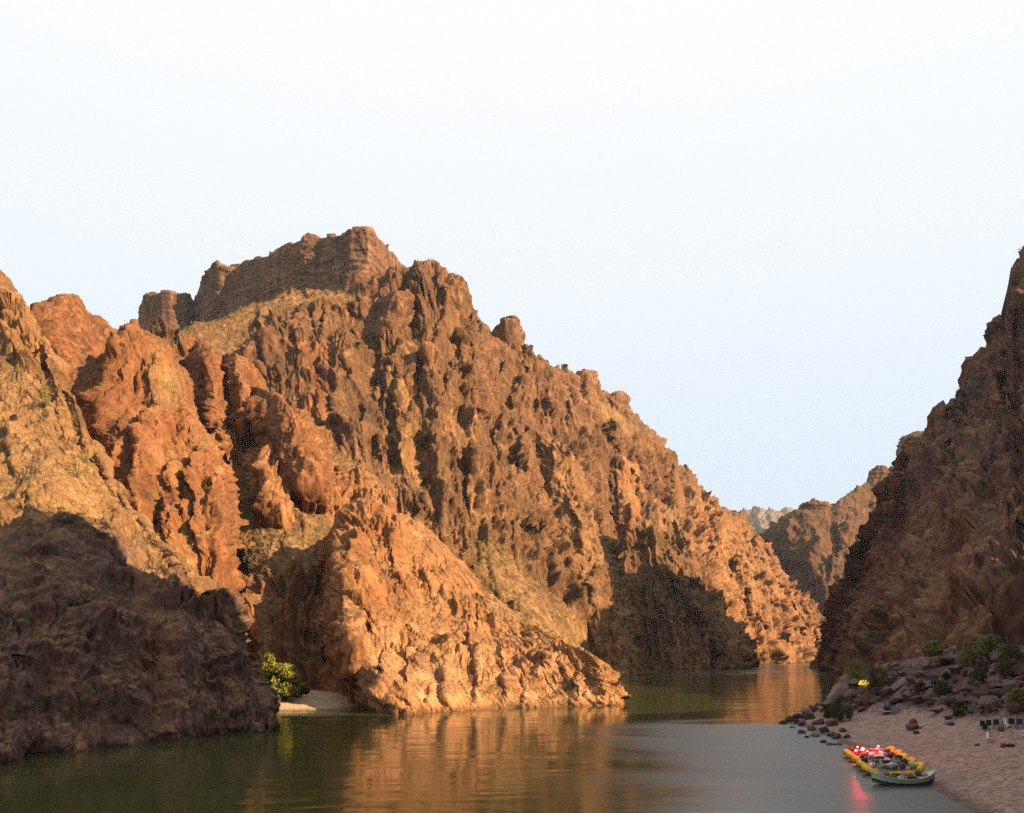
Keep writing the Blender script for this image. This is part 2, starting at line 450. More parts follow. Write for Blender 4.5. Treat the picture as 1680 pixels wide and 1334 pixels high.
    for kind, cc in (('red', (C_RED, C_RED2)), ('orange', (C_ORANGE, C_PINK)), ('schist', (C_SCHIST, C_SCHIST2)), ('ochre', (C_OCHRE, C_SCHIST)), ('rose', (C_ROSE, C_DARK)), ('pale', (C_MESA2, C_OCHRE)), ('foot', (C_PINK * 1.12, C_ORANGE))):
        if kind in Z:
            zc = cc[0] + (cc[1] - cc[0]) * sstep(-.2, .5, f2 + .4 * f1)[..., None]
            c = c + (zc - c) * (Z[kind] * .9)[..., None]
    if lay is not None:
        zc = C_MESA + (C_MESA2 - C_MESA) * np.clip(lay[0] * .8 + lay[1] * .5 - .35, 0, 1).reshape(px.shape)[..., None]
        zc = zc * (.8 + .4 * lay[1].reshape(px.shape))[..., None]
        sm = Z.get('strata', np.ones(px.shape))
        c = c + (zc - c) * (sm * .85)[..., None]
    soil = np.clip(np.maximum(talus, .8 * sstep(.64, .88, n2[..., 2] + .12 * f2)), 0, 1)
    if lay is not None and strata: soil = soil * .6
    tc = C_TALUS + (C_GRASS - C_TALUS) * sstep(-.2, .35, f1)[..., None]
    c = c + (tc * pal_soil(pal) - c) * (soil * .85)[..., None]
    c = c * (1 + .22 * f3)[..., None]
    if wl:                                               # mineral-bleached, then damp, band along the water
        hz = S[..., 2] + 1.0 * f2
        c = c * (1 + .28 * sstep(.8, 1.4, hz) * (1 - sstep(2.2, 3.6, hz)))[..., None]
        c = c * (1 - .45 * (1 - sstep(.2, 1.0, hz)))[..., None]
    c = np.clip(c * tone * np.array((.66, .555, .45)), .012, .7)
    idx = np.arange(nu * nv).reshape(nu, nv)
    Q = np.stack([idx[:-1, :-1], idx[1:, :-1], idx[1:, 1:], idx[:-1, 1:]], -1).reshape(-1, 4)
    if fl < 0: Q = Q[:, ::-1]
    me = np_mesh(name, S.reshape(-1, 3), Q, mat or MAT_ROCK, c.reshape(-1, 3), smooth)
    o = link(name, me); tag(o, label, kind='structure')
    if scrub:
        ok = ((n2[..., 2] > .34) & (np.maximum(talus, soil * .8) > .22) & (sv[None] > nb - .1) & (S[..., 2] > 1.5)).ravel()
        ids = np.flatnonzero(ok)
        if len(ids):
            ar = (S.reshape(-1, 3)[ids, 1]) ** 2
            pick = RNG.choice(ids, size=min(scrub, len(ids)), replace=False)
            for i in pick: SCRUB.append((S.reshape(-1, 3)[i], float(RNG.uniform(.35, 1.0) ** 1.3)))
    return S, sv, nb

def pal_soil(pal):
    return np.array((1., 1., 1.)) if pal[0].sum() > .32 else np.array((.72, .68, .66))

MAT_ROCK = rock_material('rock_face', 1.1)
MAT_NEAR = rock_material('near_rock_face', 2.2, .8, .82)
MAT_FAR = rock_material('far_rock_face', .35)

# ---- left bank: dark cliff at the water, sunlit slope above
rock_mass('left_canyon_slope', 'near left canyon side, dark cliff at the water and sunlit rubble slope above', [
    [(-420, 200, 300), (-400, 520, 230), (-370, 850, 135), (-330, 1000, 98), (-300, 1180, 74), W(-300, 62)],
    [(-150, 300, 270), (-140, 560, 222), (-120, 760, 168), (-90, 890, 124), (-80, 1050, 96), (-80, 1160, 82), W(-80, 74)],
    [(0, 445, 238), (2, 600, 207), (10, 760, 167), (10, 880, 127), (0, 1000, 100), (0, 1130, 86), W(0, 78)],
    [(45, 500, 232), (60, 620, 203), (80, 740, 170), (100, 845, 134), (100, 980, 108), (100, 1120, 93), W(100, 84)],
    [(92, 600, 215), (112, 700, 187), (138, 790, 163), (170, 890, 137), (180, 990, 116), (190, 1110, 100), W(200, 91)],
    [(146, 712, 192), (172, 790, 174), (200, 850, 157), (234, 920, 140), (265, 1010, 120), (280, 1110, 106), W(300, 97)],
    [(228, 852, 163), (248, 887, 154), (278, 935, 144), (312, 990, 130), (335, 1050, 118), (360, 1120, 109), W(380, 102)],
    [(288, 932, 145), (310, 960, 138), (335, 990, 131), (360, 1020, 125), (385, 1070, 117), (405, 1125, 111), W(425, 105)],
    [(340, 990, 134), (362, 1006, 131), (384, 1030, 126), (402, 1066, 121), (424, 1120, 114.5), (438, 1160, 110.5), W(449, 107)],
    [(346, 1000, 150), (358, 1018, 148), (372, 1040, 145), (388, 1075, 140), (408, 1120, 132), (424, 1150, 128), W(434, 124)],
    ], cell=1.65, tone=1.0, seed=3,
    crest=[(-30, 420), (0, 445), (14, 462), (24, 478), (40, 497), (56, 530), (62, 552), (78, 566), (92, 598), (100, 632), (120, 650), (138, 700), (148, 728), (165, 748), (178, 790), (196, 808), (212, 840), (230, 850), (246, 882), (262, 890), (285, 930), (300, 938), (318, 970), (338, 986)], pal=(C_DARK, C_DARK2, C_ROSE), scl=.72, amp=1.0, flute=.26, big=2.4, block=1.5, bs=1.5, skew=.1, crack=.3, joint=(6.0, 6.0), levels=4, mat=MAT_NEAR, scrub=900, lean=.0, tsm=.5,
    strokes=[([(38, 700), (34, 740), (48, 790)], 9, 16, 40), ([(255, 985), (262, 1080), (268, 1215)], 6, 18, 26), ([(60, 950), (45, 1020), (35, 1100)], 7, 20, 60),
             ([(160, 1010), (165, 1100), (175, 1220)], 5, 20, 40), ([(330, 1060), (345, 1140), (352, 1200)], 4, 30, 14), ([(205, 890), (225, 960), (232, 1060)], 5, 22, 40)],
    zones=[('talus', [(-500, 600), (0, 560), (60, 640), (130, 720), (200, 790), (270, 890), (335, 975), (290, 960), (210, 890), (130, 850), (60, 830), (-60, 880), (-500, 950)], 22),
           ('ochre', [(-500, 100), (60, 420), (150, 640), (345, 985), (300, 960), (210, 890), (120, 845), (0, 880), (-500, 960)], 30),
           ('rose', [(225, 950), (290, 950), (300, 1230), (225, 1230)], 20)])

rock_mass('left_rear_peak', 'reddish peak rising behind the left slope', [
    [(0, 530, 345), (10, 600, 320), (40, 700, 290), (80, 810, 255)],
    [(62, 508, 340), (80, 580, 315), (108, 680, 288), (150, 810, 253)],
    [(100, 487, 338), (112, 570, 314), (138, 670, 287), (185, 810, 252)],
    [(128, 492, 340), (148, 580, 318), (168, 680, 290), (215, 810, 256)],
    [(160, 520, 348), (182, 590, 328), (203, 680, 297), (250, 810, 262)],
    [(215, 545, 365), (225, 600, 340), (240, 690, 305), (285, 810, 268)],
    [(262, 552, 385), (275, 610, 352), (295, 690, 315), (325, 810, 275)]],
    crest=[(-5, 540), (20, 512), (45, 507), (70, 505), (84, 490), (97, 486), (125, 490), (137, 508), (152, 518), (172, 525), (180, 536), (200, 546), (225, 551), (262, 553)],
    cell=1.88, seed=5, pal=(C_RED, C_SCHIST, C_OCHRE), scl=.9, amp=.55, scrub=60,
    strokes=[([(82, 500), (76, 540), (90, 585)], 10, 14, 40), ([(88, 585), (92, 620), (96, 650)], 7, 10, 24)],
    zones=[('red', [(75, 490), (140, 490), (180, 530), (230, 700), (120, 700), (70, 560)], 20), ('talus', [(180, 535), (262, 552), (250, 640), (180, 640)], 20)])

# ---- the red dome-shaped buttress
rock_mass('red_buttress', 'rounded red rock buttress with dark gullies', [
    [(225, 575, 320), (195, 640, 318), (175, 720, 312), (200, 790, 296), (245, 880, 272), (290, 970, 252)],
    [(207, 573, 292), (174, 640, 288), (158, 700, 281), (187, 775, 262), (237, 862, 240), (283, 960, 219)],
    [(222, 558, 274), (200, 640, 251), (194, 700, 239), (218, 780, 219), (254, 862, 203), (294, 960, 191)],
    [(244, 553, 272), (245, 640, 252), (247, 700, 240), (267, 780, 222), (287, 862, 206), (308, 960, 192)],
    [(270, 570, 276), (284, 640, 257), (292, 700, 244), (316, 780, 226), (328, 862, 209), (335, 960, 194)],
    [(294, 600, 284), (309, 680, 264), (336, 730, 250), (360, 780, 234), (370, 862, 214), (366, 960, 198)],
    [(304, 612, 310), (326, 690, 295), (355, 740, 280), (380, 800, 262), (388, 870, 240), (384, 960, 222)]],
    crest=[(205, 578), (215, 565), (232, 554), (241, 551), (255, 556), (268, 566), (285, 580), (300, 606)],
    cell=1.62, seed=8, pal=(C_RED, C_RED2, C_ORANGE), scl=.75, amp=.95, bs=1.15, skew=.3, flute=1.3, blade=1.8, crack=1.2, scrub=160, mat=MAT_NEAR,
    strokes=[([(232, 556), (210, 620), (194, 690), (196, 760), (218, 810), (250, 860)], 14, 40, 70, 1), ([(284, 664), (258, 735), (252, 800), (264, 860)], 17, 24, 46),
             ([(236, 676), (214, 730), (210, 790), (228, 850)], 16, 22, 40), ([(312, 850), (306, 900), (304, 950)], 20, 44, 26, 1), ([(368, 780), (356, 830), (352, 880)], 8, 16, 22),
             ([(302, 750), (290, 820), (294, 880)], 15, 20, 34), ([(345, 730), (335, 790), (338, 860), (345, 930)], 16, 24, 40)],
    zones=[('talus', [(255, 600), (300, 610), (300, 660), (270, 680)], 22)])

# ---- the main mountain
MAIN_CREST = [(250, 552), (290, 548), (330, 535), (370, 522), (420, 503), (470, 487), (520, 482), (575, 480), (600, 462), (612, 448), (632, 440), (660, 434), (672, 437), (690, 432), (703, 426), (714, 426), (722, 440),
              (735, 458), (748, 470), (752, 488), (762, 498), (772, 522), (786, 534), (800, 540), (812, 552), (836, 562), (858, 570), (875, 567), (878, 592), (898, 590), (908, 604), (920, 610),
              (945, 613), (975, 616), (980, 636), (1000, 655), (1010, 650), (1020, 650), (1030, 664), (1046, 682), (1056, 705), (1072, 712), (1088, 735), (1104, 742), (1112, 766), (1128, 768),
              (1140, 790), (1160, 812), (1185, 838), (1215, 850), (1232, 868), (1248, 890), (1262, 908), (1275, 935), (1290, 955), (1308, 972), (1330, 1000), (1350, 1014), (1358, 1028)]
rock_mass('main_mountain', 'jagged brown mountain side with orange ribs filling the middle', [
    [(250, 551, 385), (265, 600, 365), (300, 700, 325), (340, 820, 285), (370, 950, 240), (400, 1080, 197), W(420, 175)],
    [(330, 530, 425), (340, 575, 395), (370, 690, 335), (395, 800, 285), (420, 925, 232), (440, 1050, 196), W(455, 172)],
    [(430, 500, 455), (435, 555, 415), (450, 680, 350), (458, 790, 292), (470, 935, 226), (480, 1040, 196), W(490, 172)],
    [(540, 482, 475), (545, 545, 430), (550, 660, 365), (560, 780, 305), (570, 900, 255), (575, 1050, 205), W(580, 176)],
    [(645, 440, 492), (648, 520, 447), (650, 650, 385), (660, 780, 326), (680, 900, 280), (690, 1040, 230), W(700, 195)],
    [(705, 428, 502), (715, 520, 460), (725, 650, 404), (740, 780, 346), (762, 900, 300), (785, 1030, 250), W(800, 215)],
    [(790, 535, 535), (800, 600, 495), (815, 700, 438), (830, 800, 390), (850, 905, 340), (885, 1020, 285), W(900, 250)],
    [(865, 567, 565), (875, 640, 528), (890, 740, 475), (905, 840, 425), (925, 930, 385), (950, 1025, 345), W(965, 325)],
    [(935, 612, 600), (945, 680, 565), (955, 770, 520), (972, 860, 475), (992, 950, 430), (1012, 1040, 390), W(1024, 372)],
    [(1000, 655, 645), (1005, 720, 615), (1008, 800, 565), (1015, 880, 520), (1028, 960, 480), (1042, 1040, 442), W(1055, 425)],
    [(1060, 710, 685), (1065, 780, 640), (1072, 850, 580), (1090, 915, 505), (1100, 990, 470), (1110, 1050, 450), W(1118, 435)],
    [(1110, 762, 725), (1120, 820, 675), (1130, 880, 600), (1152, 950, 530), (1172, 1010, 495), (1192, 1060, 470), W(1205, 455)],
    [(1130, 778, 745), (1142, 830, 695), (1152, 885, 630), (1174, 950, 560), (1193, 1010, 520), (1210, 1055, 494), W(1221, 480)],
    [(1160, 808, 770), (1172, 850, 725), (1188, 900, 680), (1204, 950, 640), (1216, 1010, 600), (1226, 1050, 575), W(1232, 560)],
    [(1210, 850, 805), (1218, 890, 765), (1230, 930, 715), (1247, 970, 670), (1258, 1010, 635), (1264, 1050, 612), W(1268, 600)],
    [(1252, 893, 835), (1260, 925, 795), (1272, 960, 750), (1287, 1000, 710), (1297, 1030, 688), (1302, 1060, 672), W(1306, 660)],
    [(1295, 952, 855), (1305, 975, 828), (1315, 1000, 798), (1323, 1020, 778), (1327, 1045, 757), (1329, 1065, 742), W(1331, 730)],
    [(1345, 1010, 860), (1352, 1022, 842), (1357, 1032, 826), (1353, 1045, 810), (1349, 1060, 795), (1346, 1072, 780), W(1346, 766)],
    [(1338, 1012, 930), (1345, 1024, 920), (1350, 1034, 910), (1346, 1046, 900), (1342, 1060, 890), (1340, 1072, 880), W(1340, 870)]],
    crest=MAIN_CREST, cell=1.6, seed=12, scl=1.0, amp=1.0, flute=1.35, block=1.15, blade=2.7, joint=(3.0, 7.5), crack=1.1, skew=.36, tone=.97, big=1.7, lean=.06, scrub=4200,
    pal=(C_SCHIST, np.array((.095, .058, .038)), np.array((.31, .19, .098))),
    strokes=[
        # upper left: gullies under the mesa
        ([(440, 500), (436, 540), (440, 585)], 7, 14, 24),
        ([(404, 560), (412, 590), (420, 610)], 6, 12, 22), ([(500, 500), (492, 540), (496, 570)], 6, 12, 22), ([(545, 500), (540, 545), (546, 585)], 7, 14, 22), ([(440, 575), (442, 600), (446, 620)], 7, 10, 26),
        # the large dark-faced red buttress and the one above it
        ([(541, 655), (540, 680), (537, 698)], 9, 22, 14), ([(402, 735), (396, 770), (388, 800)], 10, 14, 12), 
        ([(460, 800), (455, 830)], 5, 9, 12),
        # ribs on the schist face
        ([(655, 478), (645, 515), (625, 548)], 9, 24, 26), ([(735, 500), (722, 560), (705, 622), (690, 690)], 9, 16, 34), ([(665, 562), (660, 600), (658, 632)], 10, 22, 20),
        ([(771, 545), (778, 590), (774, 640)], 14, 44, 22), ([(799, 612), (796, 660)], 9, 18, 18), ([(856, 620), (853, 675)], 10, 20, 20), ([(594, 573), (585, 622), (583, 650)], 9, 18, 22),
        ([(596, 488), (588, 530)], 7, 12, 20), ([(650, 628), (660, 700), (676, 785)], 10, 14, 18), ([(781, 688), (778, 730), (772, 800), (778, 870)], 8, 12, 14), ([(878, 568), (876, 610)], 8, 14, 14),
        ([(610, 640), (604, 700), (612, 770)], 8, 16, 18), ([(720, 700), (712, 750), (722, 800)], 8, 16, 22), ([(742, 620), (735, 680), (740, 720)], 8, 14, 18), ([(825, 690), (815, 740), (822, 780)], 8, 16, 22),
        ([(868, 700), (860, 760), (858, 800)], 9, 16, 22), ([(912, 660), (905, 705)], 9, 16, 24), ([(700, 800), (690, 850)], 6, 14, 20), ([(758, 900), (756, 945)], 8, 14, 14),
        ([(720, 455), (735, 480), (742, 510)], 6, 14, 20), ([(690, 450), (684, 500)], 6, 12, 18), ([(828, 590), (822, 640)], 7, 14, 18), ([(944, 655), (938, 700)], 8, 14, 20), ([(625, 700), (632, 760)], 7, 10, 16),
        ([(895, 800), (885, 850), (890, 900)], 8, 15, 20), ([(860, 850), (846, 900)], 7, 13, 20), ([(565, 640), (560, 700), (575, 740)], 7, 14, 18),
        # big recess in shade and the ribs beyond it
        ([(988, 689), (1015, 740), (1042, 790), (1073, 852)], 12, 26, 34), ([(1012, 760), (1022, 820), (1030, 850)], 9, 26, 16), ([(1064, 760), (1070, 810), (1090, 850)], 9, 18, 24), ([(1096, 770), (1110, 830), (1122, 872)], 9, 16, 22),
        ([(1040, 860), (1085, 872), (1132, 880)], 14, 40, 60, 1), ([(1130, 885), (1154, 941), (1190, 1004), (1217, 1060), (1222, 1088)], 22, 60, 20, 1),
        ([(1199, 920), (1222, 965), (1240, 1000)], 10, 16, 20), ([(1172, 850), (1180, 890), (1192, 915)], 8, 12, 18), ([(1250, 940), (1270, 975), (1290, 1010)], 9, 16, 18), ([(1280, 1000), (1300, 1040), (1312, 1075)], 9, 20, 10),
        ([(1305, 985), (1325, 1020), (1335, 1060)], 8, 14, 10), ([(1238, 880), (1252, 915)], 6, 10, 14), ([(1222, 1000), (1250, 1010), (1272, 1030)], 7, 16, 30),
        # back wall of the bay
        ([(372, 870), (374, 920), (378, 960)], 9, 26, 20), ([(400, 868), (403, 910)], 6, 8, 16), ([(478, 868), (470, 905)], 8, 18, 30), ([(430, 945), (428, 990), (436, 1040)], 7, 16, 20)],
    zones=[('talus', [(395, 830), (510, 812), (545, 840), (535, 900), (510, 938), (455, 945), (405, 935), (385, 900)], 12),
           ('talus', [(440, 555), (330, 555), (372, 600), (430, 640), (480, 690), (530, 720), (600, 770), (560, 775), (500, 735), (430, 690), (400, 640), (350, 600)], 9),
           ('talus', [(790, 890), (830, 900), (880, 960), (940, 1010), (990, 1060), (1015, 1110), (940, 1110), (830, 1010), (780, 940)], 14),
           ('talus', [(330, 528), (470, 488), (580, 480), (590, 500), (470, 505), (340, 560)], 10),
           ('talus', [(965, 640), (1000, 660), (1050, 705), (1030, 715), (985, 690)], 8),
           ('red', [(310, 560), (395, 575), (440, 640), (490, 680), (560, 760), (620, 800), (600, 830), (520, 830), (400, 850), (340, 800), (310, 700)], 16),
           ('red', [(480, 570), (545, 575), (550, 700), (490, 690)], 10), ('red', [(740, 500), (715, 600), (680, 690), (660, 690), (700, 600), (725, 500)], 8),
           ('red', [(350, 940), (500, 945), (560, 1000), (570, 1160), (380, 1160)], 20),
           ('orange', [(440, 780), (540, 760), (640, 800), (700, 870), (620, 900), (540, 840), (450, 840)], 14),
           ('orange', [(1060, 720), (1110, 770), (1130, 880), (1215, 1085), (1235, 1085), (1330, 1080), (1355, 1030), (1250, 890), (1120, 790)], 18),
           ('pale', [(1080, 826), (1120, 840), (1128, 884), (1088, 870)], 8), ('pale', [(722, 455), (735, 480), (738, 495), (726, 480)], 5),
           ('ochre', [(640, 640), (690, 640), (700, 790), (640, 790)], 18), ('ochre', [(765, 690), (790, 690), (785, 870), (770, 870)], 8), ('ochre', [(880, 820), (960, 800), (1010, 1000), (900, 900)], 24),
           ('strata', [(905, 606), (978, 612), (1005, 655), (985, 672), (945, 668)], 6), ('strata', [(1000, 650), (1022, 648), (1050, 692), (1030, 692), (1004, 672)], 4)])

# ---- tawny schist buttress in front of the shaded recess
rock_mass('schist_buttress', 'steep tawny rock buttress dropping to the river beside the shaded recess', [
    [(858, 690, 500), (868, 800, 455), (888, 900, 412), (912, 980, 382), (935, 1060, 360), W(950, 350)],
    [(880, 702, 482), (892, 800, 442), (912, 900, 400), (935, 980, 372), (957, 1060, 350), W(972, 342)],
    [(905, 716, 474), (924, 800, 432), (945, 900, 390), (966, 980, 362), (988, 1060, 344), W(1003, 336)],
    [(926, 736, 470), (953, 820, 432), (978, 905, 394), (1001, 980, 366), (1022, 1050, 349), W(1038, 340)],
    [(936, 748, 484), (966, 828, 446), (993, 908, 408), (1015, 985, 382), (1034, 1055, 362), W(1047, 352)],
    [(930, 752, 530), (955, 830, 500), (980, 910, 470), (1000, 990, 440), (1020, 1055, 420), W(1036, 405)]],
    cell=1.56, seed=15, pal=(C_OCHRE, C_SCHIST, C_SCHIST2), scl=.85, amp=.85, flute=1.5, back=((.1, .12), (.3, .5), (.6, 1.1)), scrub=60,
    strokes=[([(955, 905), (948, 950), (930, 1000)], 12, 30, 12), ([(918, 908), (922, 955)], 10, 16, 16), ([(978, 930), (972, 985), (975, 1020)], 10, 20, 16), ([(952, 918), (962, 960), (955, 985)], 8, 10, 14),
             ([(930, 800), (945, 850), (960, 900)], 7, 14, 18), ([(905, 840), (912, 890)], 7, 12, 16), ([(1000, 960), (1015, 1030), (1030, 1085)], 7, 16, 14), ([(975, 1030), (985, 1080)], 6, 12, 14)],
    zones=[('talus', [(850, 880), (900, 930), (945, 1010), (985, 1060), (1000, 1110), (930, 1115), (850, 1000)], 10)])

# ---- the low orange spur in the middle
rock_mass('orange_spur', 'bright orange granite spur reaching into the river', [
    [(535, 908, 262), (518, 945, 245), (508, 1000, 222), (508, 1080, 196), W(512, 178)],
    [(534, 888, 254), (528, 935, 238), (532, 1000, 212), (556, 1080, 176), W(592, 152)],
    [(546, 868, 228), (550, 915, 203), (562, 985, 174), (590, 1075, 151), W(650, 137)],
    [(560, 842, 224), (574, 902, 200), (590, 980, 174), (618, 1070, 152), W(668, 136.8)],
    [(592, 822, 226), (612, 900, 205), (632, 980, 181), (655, 1070, 157), W(692, 138)],
    [(650, 845, 230), (672, 920, 208), (692, 1000, 184), (712, 1080, 160), W(740, 143)],
    [(720, 888, 228), (742, 950, 209), (762, 1020, 187), (778, 1090, 164), W(800, 147)],
    [(790, 958, 216), (806, 1005, 201), (822, 1055, 182), (838, 1110, 163), W(860, 151)],
    [(860, 1018, 204), (872, 1048, 191), (884, 1080, 177), (898, 1120, 162), W(915, 153)],
    [(930, 1055, 190), (938, 1080, 179), (946, 1105, 170), (956, 1130, 161), W(965, 155)],
    [(978, 1084, 176), (984, 1104, 169), (991, 1124, 164), (999, 1140, 160), W(1006, 156.5)],
    [(1002, 1112, 173), (1008, 1128, 169), (1012, 1140, 166), (1014, 1150, 164), W(1015, 161)],
    [(985, 1095, 188), (994, 1110, 187), (1000, 1122, 186), (1004, 1132, 185), W(1007, 183)]],
    cell=1.44, seed=21, pal=(C_ORANGE, C_RED, C_PINK), scl=.75, amp=.9, flute=.5, big=1.6, block=1.15, bs=1.35, skew=.3, crack=.7, joint=(6.0, 6.5), levels=4, mat=MAT_NEAR, lean=-.15, scrub=600, back=((.12, .08), (.35, .45), (.8, 1.1)),
    strokes=[([(566, 938), (560, 1000), (572, 1062), (606, 1125), (640, 1172)], 6, 30, 24, 1), ([(590, 880), (586, 930), (596, 985)], 9, 20, 30), ([(680, 1045), (678, 1100), (682, 1166)], 11, 15, 30), ([(716, 1120), (712, 1165)], 8, 12, 16),
             ([(772, 1015), (786, 1062), (797, 1105), (788, 1166)], 11, 13, 30), ([(858, 1105), (866, 1155)], 9, 13, 22), ([(947, 1105), (955, 1158)], 9, 24, 18), ([(918, 1080), (930, 1130)], 7, 12, 18),
             ([(632, 1060), (640, 1120), (636, 1168)], 8, 12, 24), ([(742, 1070), (738, 1120), (745, 1164)], 8, 12, 18), ([(830, 1060), (838, 1110), (832, 1160)], 8, 12, 18), ([(895, 1060), (900, 1100)], 7, 12, 20),
             ([(648, 890), (656, 940), (672, 985)], 8, 12, 20), ([(700, 935), (712, 985)], 6, 9, 18), ([(610, 1000), (625, 1040)], 5, 12, 20), ([(760, 985), (782, 1010)], 6, 8, 18), ([(985, 1105), (996, 1150)], 6, 12, 12)],
    zones=[('talus', [(800, 970), (860, 1010), (850, 1040), (800, 1010)], 10), ('red', [(500, 860), (545, 850), (556, 960), (570, 1080), (620, 1180), (500, 1180)], 14), ('foot', [(600, 1040), (700, 1030), (800, 1060), (900, 1075), (1020, 1110), (1020, 1190), (600, 1190)], 25)])


# ---- buttresses and fins standing out from the main mountain, each with a shaded left face
MAIN = bpy.data.objects['main_mountain']
def buttress(cols, pal=(C_RED, C_RED2, C_ORANGE), seed=80, scl=.7, amp=1.0, flute=1.25, zones=(), strokes=()):
    n0_ = set(o.name for o in bpy.data.objects)
    rock_mass('buttress', None, cols, cell=1.75, seed=seed, pal=pal, scl=scl, amp=amp, flute=flute, zones=zones, strokes=strokes, back=((.04, .02), (.12, .10), (.22, .35)), wl=False, foot_z=None, blade=2.2, bs=1.0, skew=.3, crack=1.1)
    o = [o for o in bpy.data.objects if o.name not in n0_][0]
    if 'kind' in o: del o['kind']
    o.parent = MAIN
buttress([[(296, 600, 385), (299, 645, 372), (310, 690, 356), (330, 735, 340)], [(312, 580, 364), (322, 635, 348), (330, 690, 330), (346, 730, 316)], [(328, 565, 342), (345, 620, 318), (352, 685, 300), (365, 728, 290)], [(345, 570, 352), (362, 630, 338), (368, 690, 322), (380, 735, 306)], [(366, 590, 374), (376, 640, 356), (384, 690, 338), (396, 740, 318)]], seed=81)
buttress([[(352, 590, 392), (356, 630, 378), (362, 680, 362), (372, 730, 345)], [(383, 580, 358), (391, 625, 338), (394, 668, 326), (400, 715, 314)], [(405, 592, 372), (415, 640, 356), (420, 680, 342), (428, 720, 330)], [(430, 610, 402), (440, 655, 384), (448, 690, 366), (455, 725, 350)]], seed=82)
buttress([[(368, 655, 380), (366, 700, 366), (366, 745, 352), (374, 800, 336)], [(402, 632, 350), (404, 685, 334), (404, 740, 322), (412, 800, 308)], [(440, 644, 322), (444, 695, 304), (446, 745, 294), (452, 800, 284)], [(472, 664, 298), (480, 705, 284), (488, 750, 275), (498, 805, 266)], [(492, 680, 306), (506, 715, 294), (518, 755, 285), (530, 805, 275)], [(520, 705, 345), (540, 740, 330), (552, 775, 318), (560, 810, 305)]],
         seed=83, strokes=[([(400, 660), (404, 720)], 5, 14, 20), ([(436, 660), (440, 720)], 6, 14, 18)])
buttress([[(476, 585, 440), (476, 625, 425), (482, 660, 412), (496, 700, 398)], [(502, 574, 414), (505, 620, 398), (508, 660, 386), (516, 698, 376)], [(529, 588, 388), (533, 625, 372), (535, 658, 362), (541, 700, 352)], [(543, 596, 398), (551, 635, 386), (555, 670, 376), (560, 710, 366)], [(560, 610, 430), (568, 650, 415), (572, 690, 402), (576, 720, 390)]], seed=84)
buttress([[(470, 790, 335), (466, 815, 326), (464, 840, 318)], [(513, 760, 296), (508, 790, 284), (510, 822, 275)], [(545, 770, 300), (555, 800, 290), (560, 830, 282)], [(600, 790, 330), (608, 815, 318), (612, 840, 306)]], seed=85, pal=(C_ORANGE, C_RED, C_RED))
buttress([[(388, 765, 330), (386, 805, 314), (386, 850, 300)], [(410, 745, 308), (408, 795, 290), (408, 845, 276)], [(438, 735, 286), (434, 785, 268), (438, 838, 252)], [(462, 745, 292), (468, 790, 275), (474, 838, 260)], [(495, 770, 318), (500, 810, 302), (505, 842, 288)]], seed=86, pal=(C_ORANGE, C_RED, C_RED2))
buttress([[(786, 800, 448), (780, 845, 428), (776, 895, 410)], [(838, 783, 402), (822, 835, 378), (814, 892, 358)], [(868, 795, 420), (868, 850, 398), (870, 900, 380)], [(895, 810, 450), (900, 860, 430), (905, 905, 412)]], seed=87, pal=(C_SCHIST, C_SCHIST2, C_OCHRE), flute=1.3)
buttress([[(722, 560, 505), (722, 610, 485), (724, 668, 462)], [(770, 543, 476), (776, 595, 452), (774, 655, 428)], [(792, 560, 496), (800, 610, 474), (800, 665, 450)], [(815, 585, 530), (822, 635, 505), (824, 680, 482)]], seed=88, pal=(C_SCHIST, C_SCHIST2, C_RED), flute=1.3, scl=.75)
buttress([[(632, 560, 448), (628, 610, 428), (628, 650, 415)], [(664, 556, 424), (660, 605, 402), (662, 650, 388)], [(684, 570, 445), (690, 620, 424), (694, 660, 408)]], seed=89, pal=(C_SCHIST, C_OCHRE, C_RED), flute=1.3)
buttress([[(572, 580, 452), (562, 630, 432), (560, 690, 412), (560, 740, 392)], [(596, 570, 428), (588, 625, 406), (588, 690, 384), (592, 745, 366)], [(625, 585, 448), (622, 640, 426), (626, 700, 402), (630, 750, 384)]], seed=90, pal=(C_SCHIST, C_SCHIST2, C_OCHRE), flute=1.4)
buttress([[(628, 640, 420), (632, 700, 398), (640, 790, 362)], [(652, 625, 392), (662, 700, 366), (676, 790, 332)], [(680, 650, 415), (692, 720, 390), (700, 795, 360)]], seed=91, pal=(C_OCHRE, C_SCHIST, C_OCHRE), flute=1.3)
buttress([[(606, 500, 478), (598, 530, 466), (596, 560, 455)], [(652, 478, 444), (645, 512, 432), (628, 552, 422)], [(690, 490, 480), (684, 525, 466), (672, 560, 452)]], seed=92, pal=(C_SCHIST, C_SCHIST2, C_RED), flute=1.3, scl=.8)
buttress([[(700, 700, 432), (694, 750, 412), (696, 810, 388)], [(728, 690, 402), (722, 745, 380), (728, 810, 356)], [(756, 705, 428), (756, 760, 406), (758, 815, 384)]], seed=93, pal=(C_SCHIST, C_OCHRE, C_SCHIST2), flute=1.3)
buttress([[(828, 640, 535), (826, 690, 515), (826, 740, 495)], [(856, 622, 505), (854, 680, 482), (858, 740, 458)], [(885, 640, 530), (888, 690, 508), (892, 745, 486)]], seed=94, pal=(C_SCHIST, C_SCHIST2, C_OCHRE), flute=1.3, scl=.8)
buttress([[(985, 700, 640), (985, 770, 600), (992, 850, 560)], [(1014, 745, 590), (1024, 800, 560), (1034, 860, 520)], [(1046, 765, 612), (1058, 820, 580), (1068, 868, 550)], [(1075, 790, 655), (1085, 835, 620), (1095, 875, 590)]], seed=95, pal=(C_ORANGE, C_SCHIST, C_OCHRE), scl=.9)
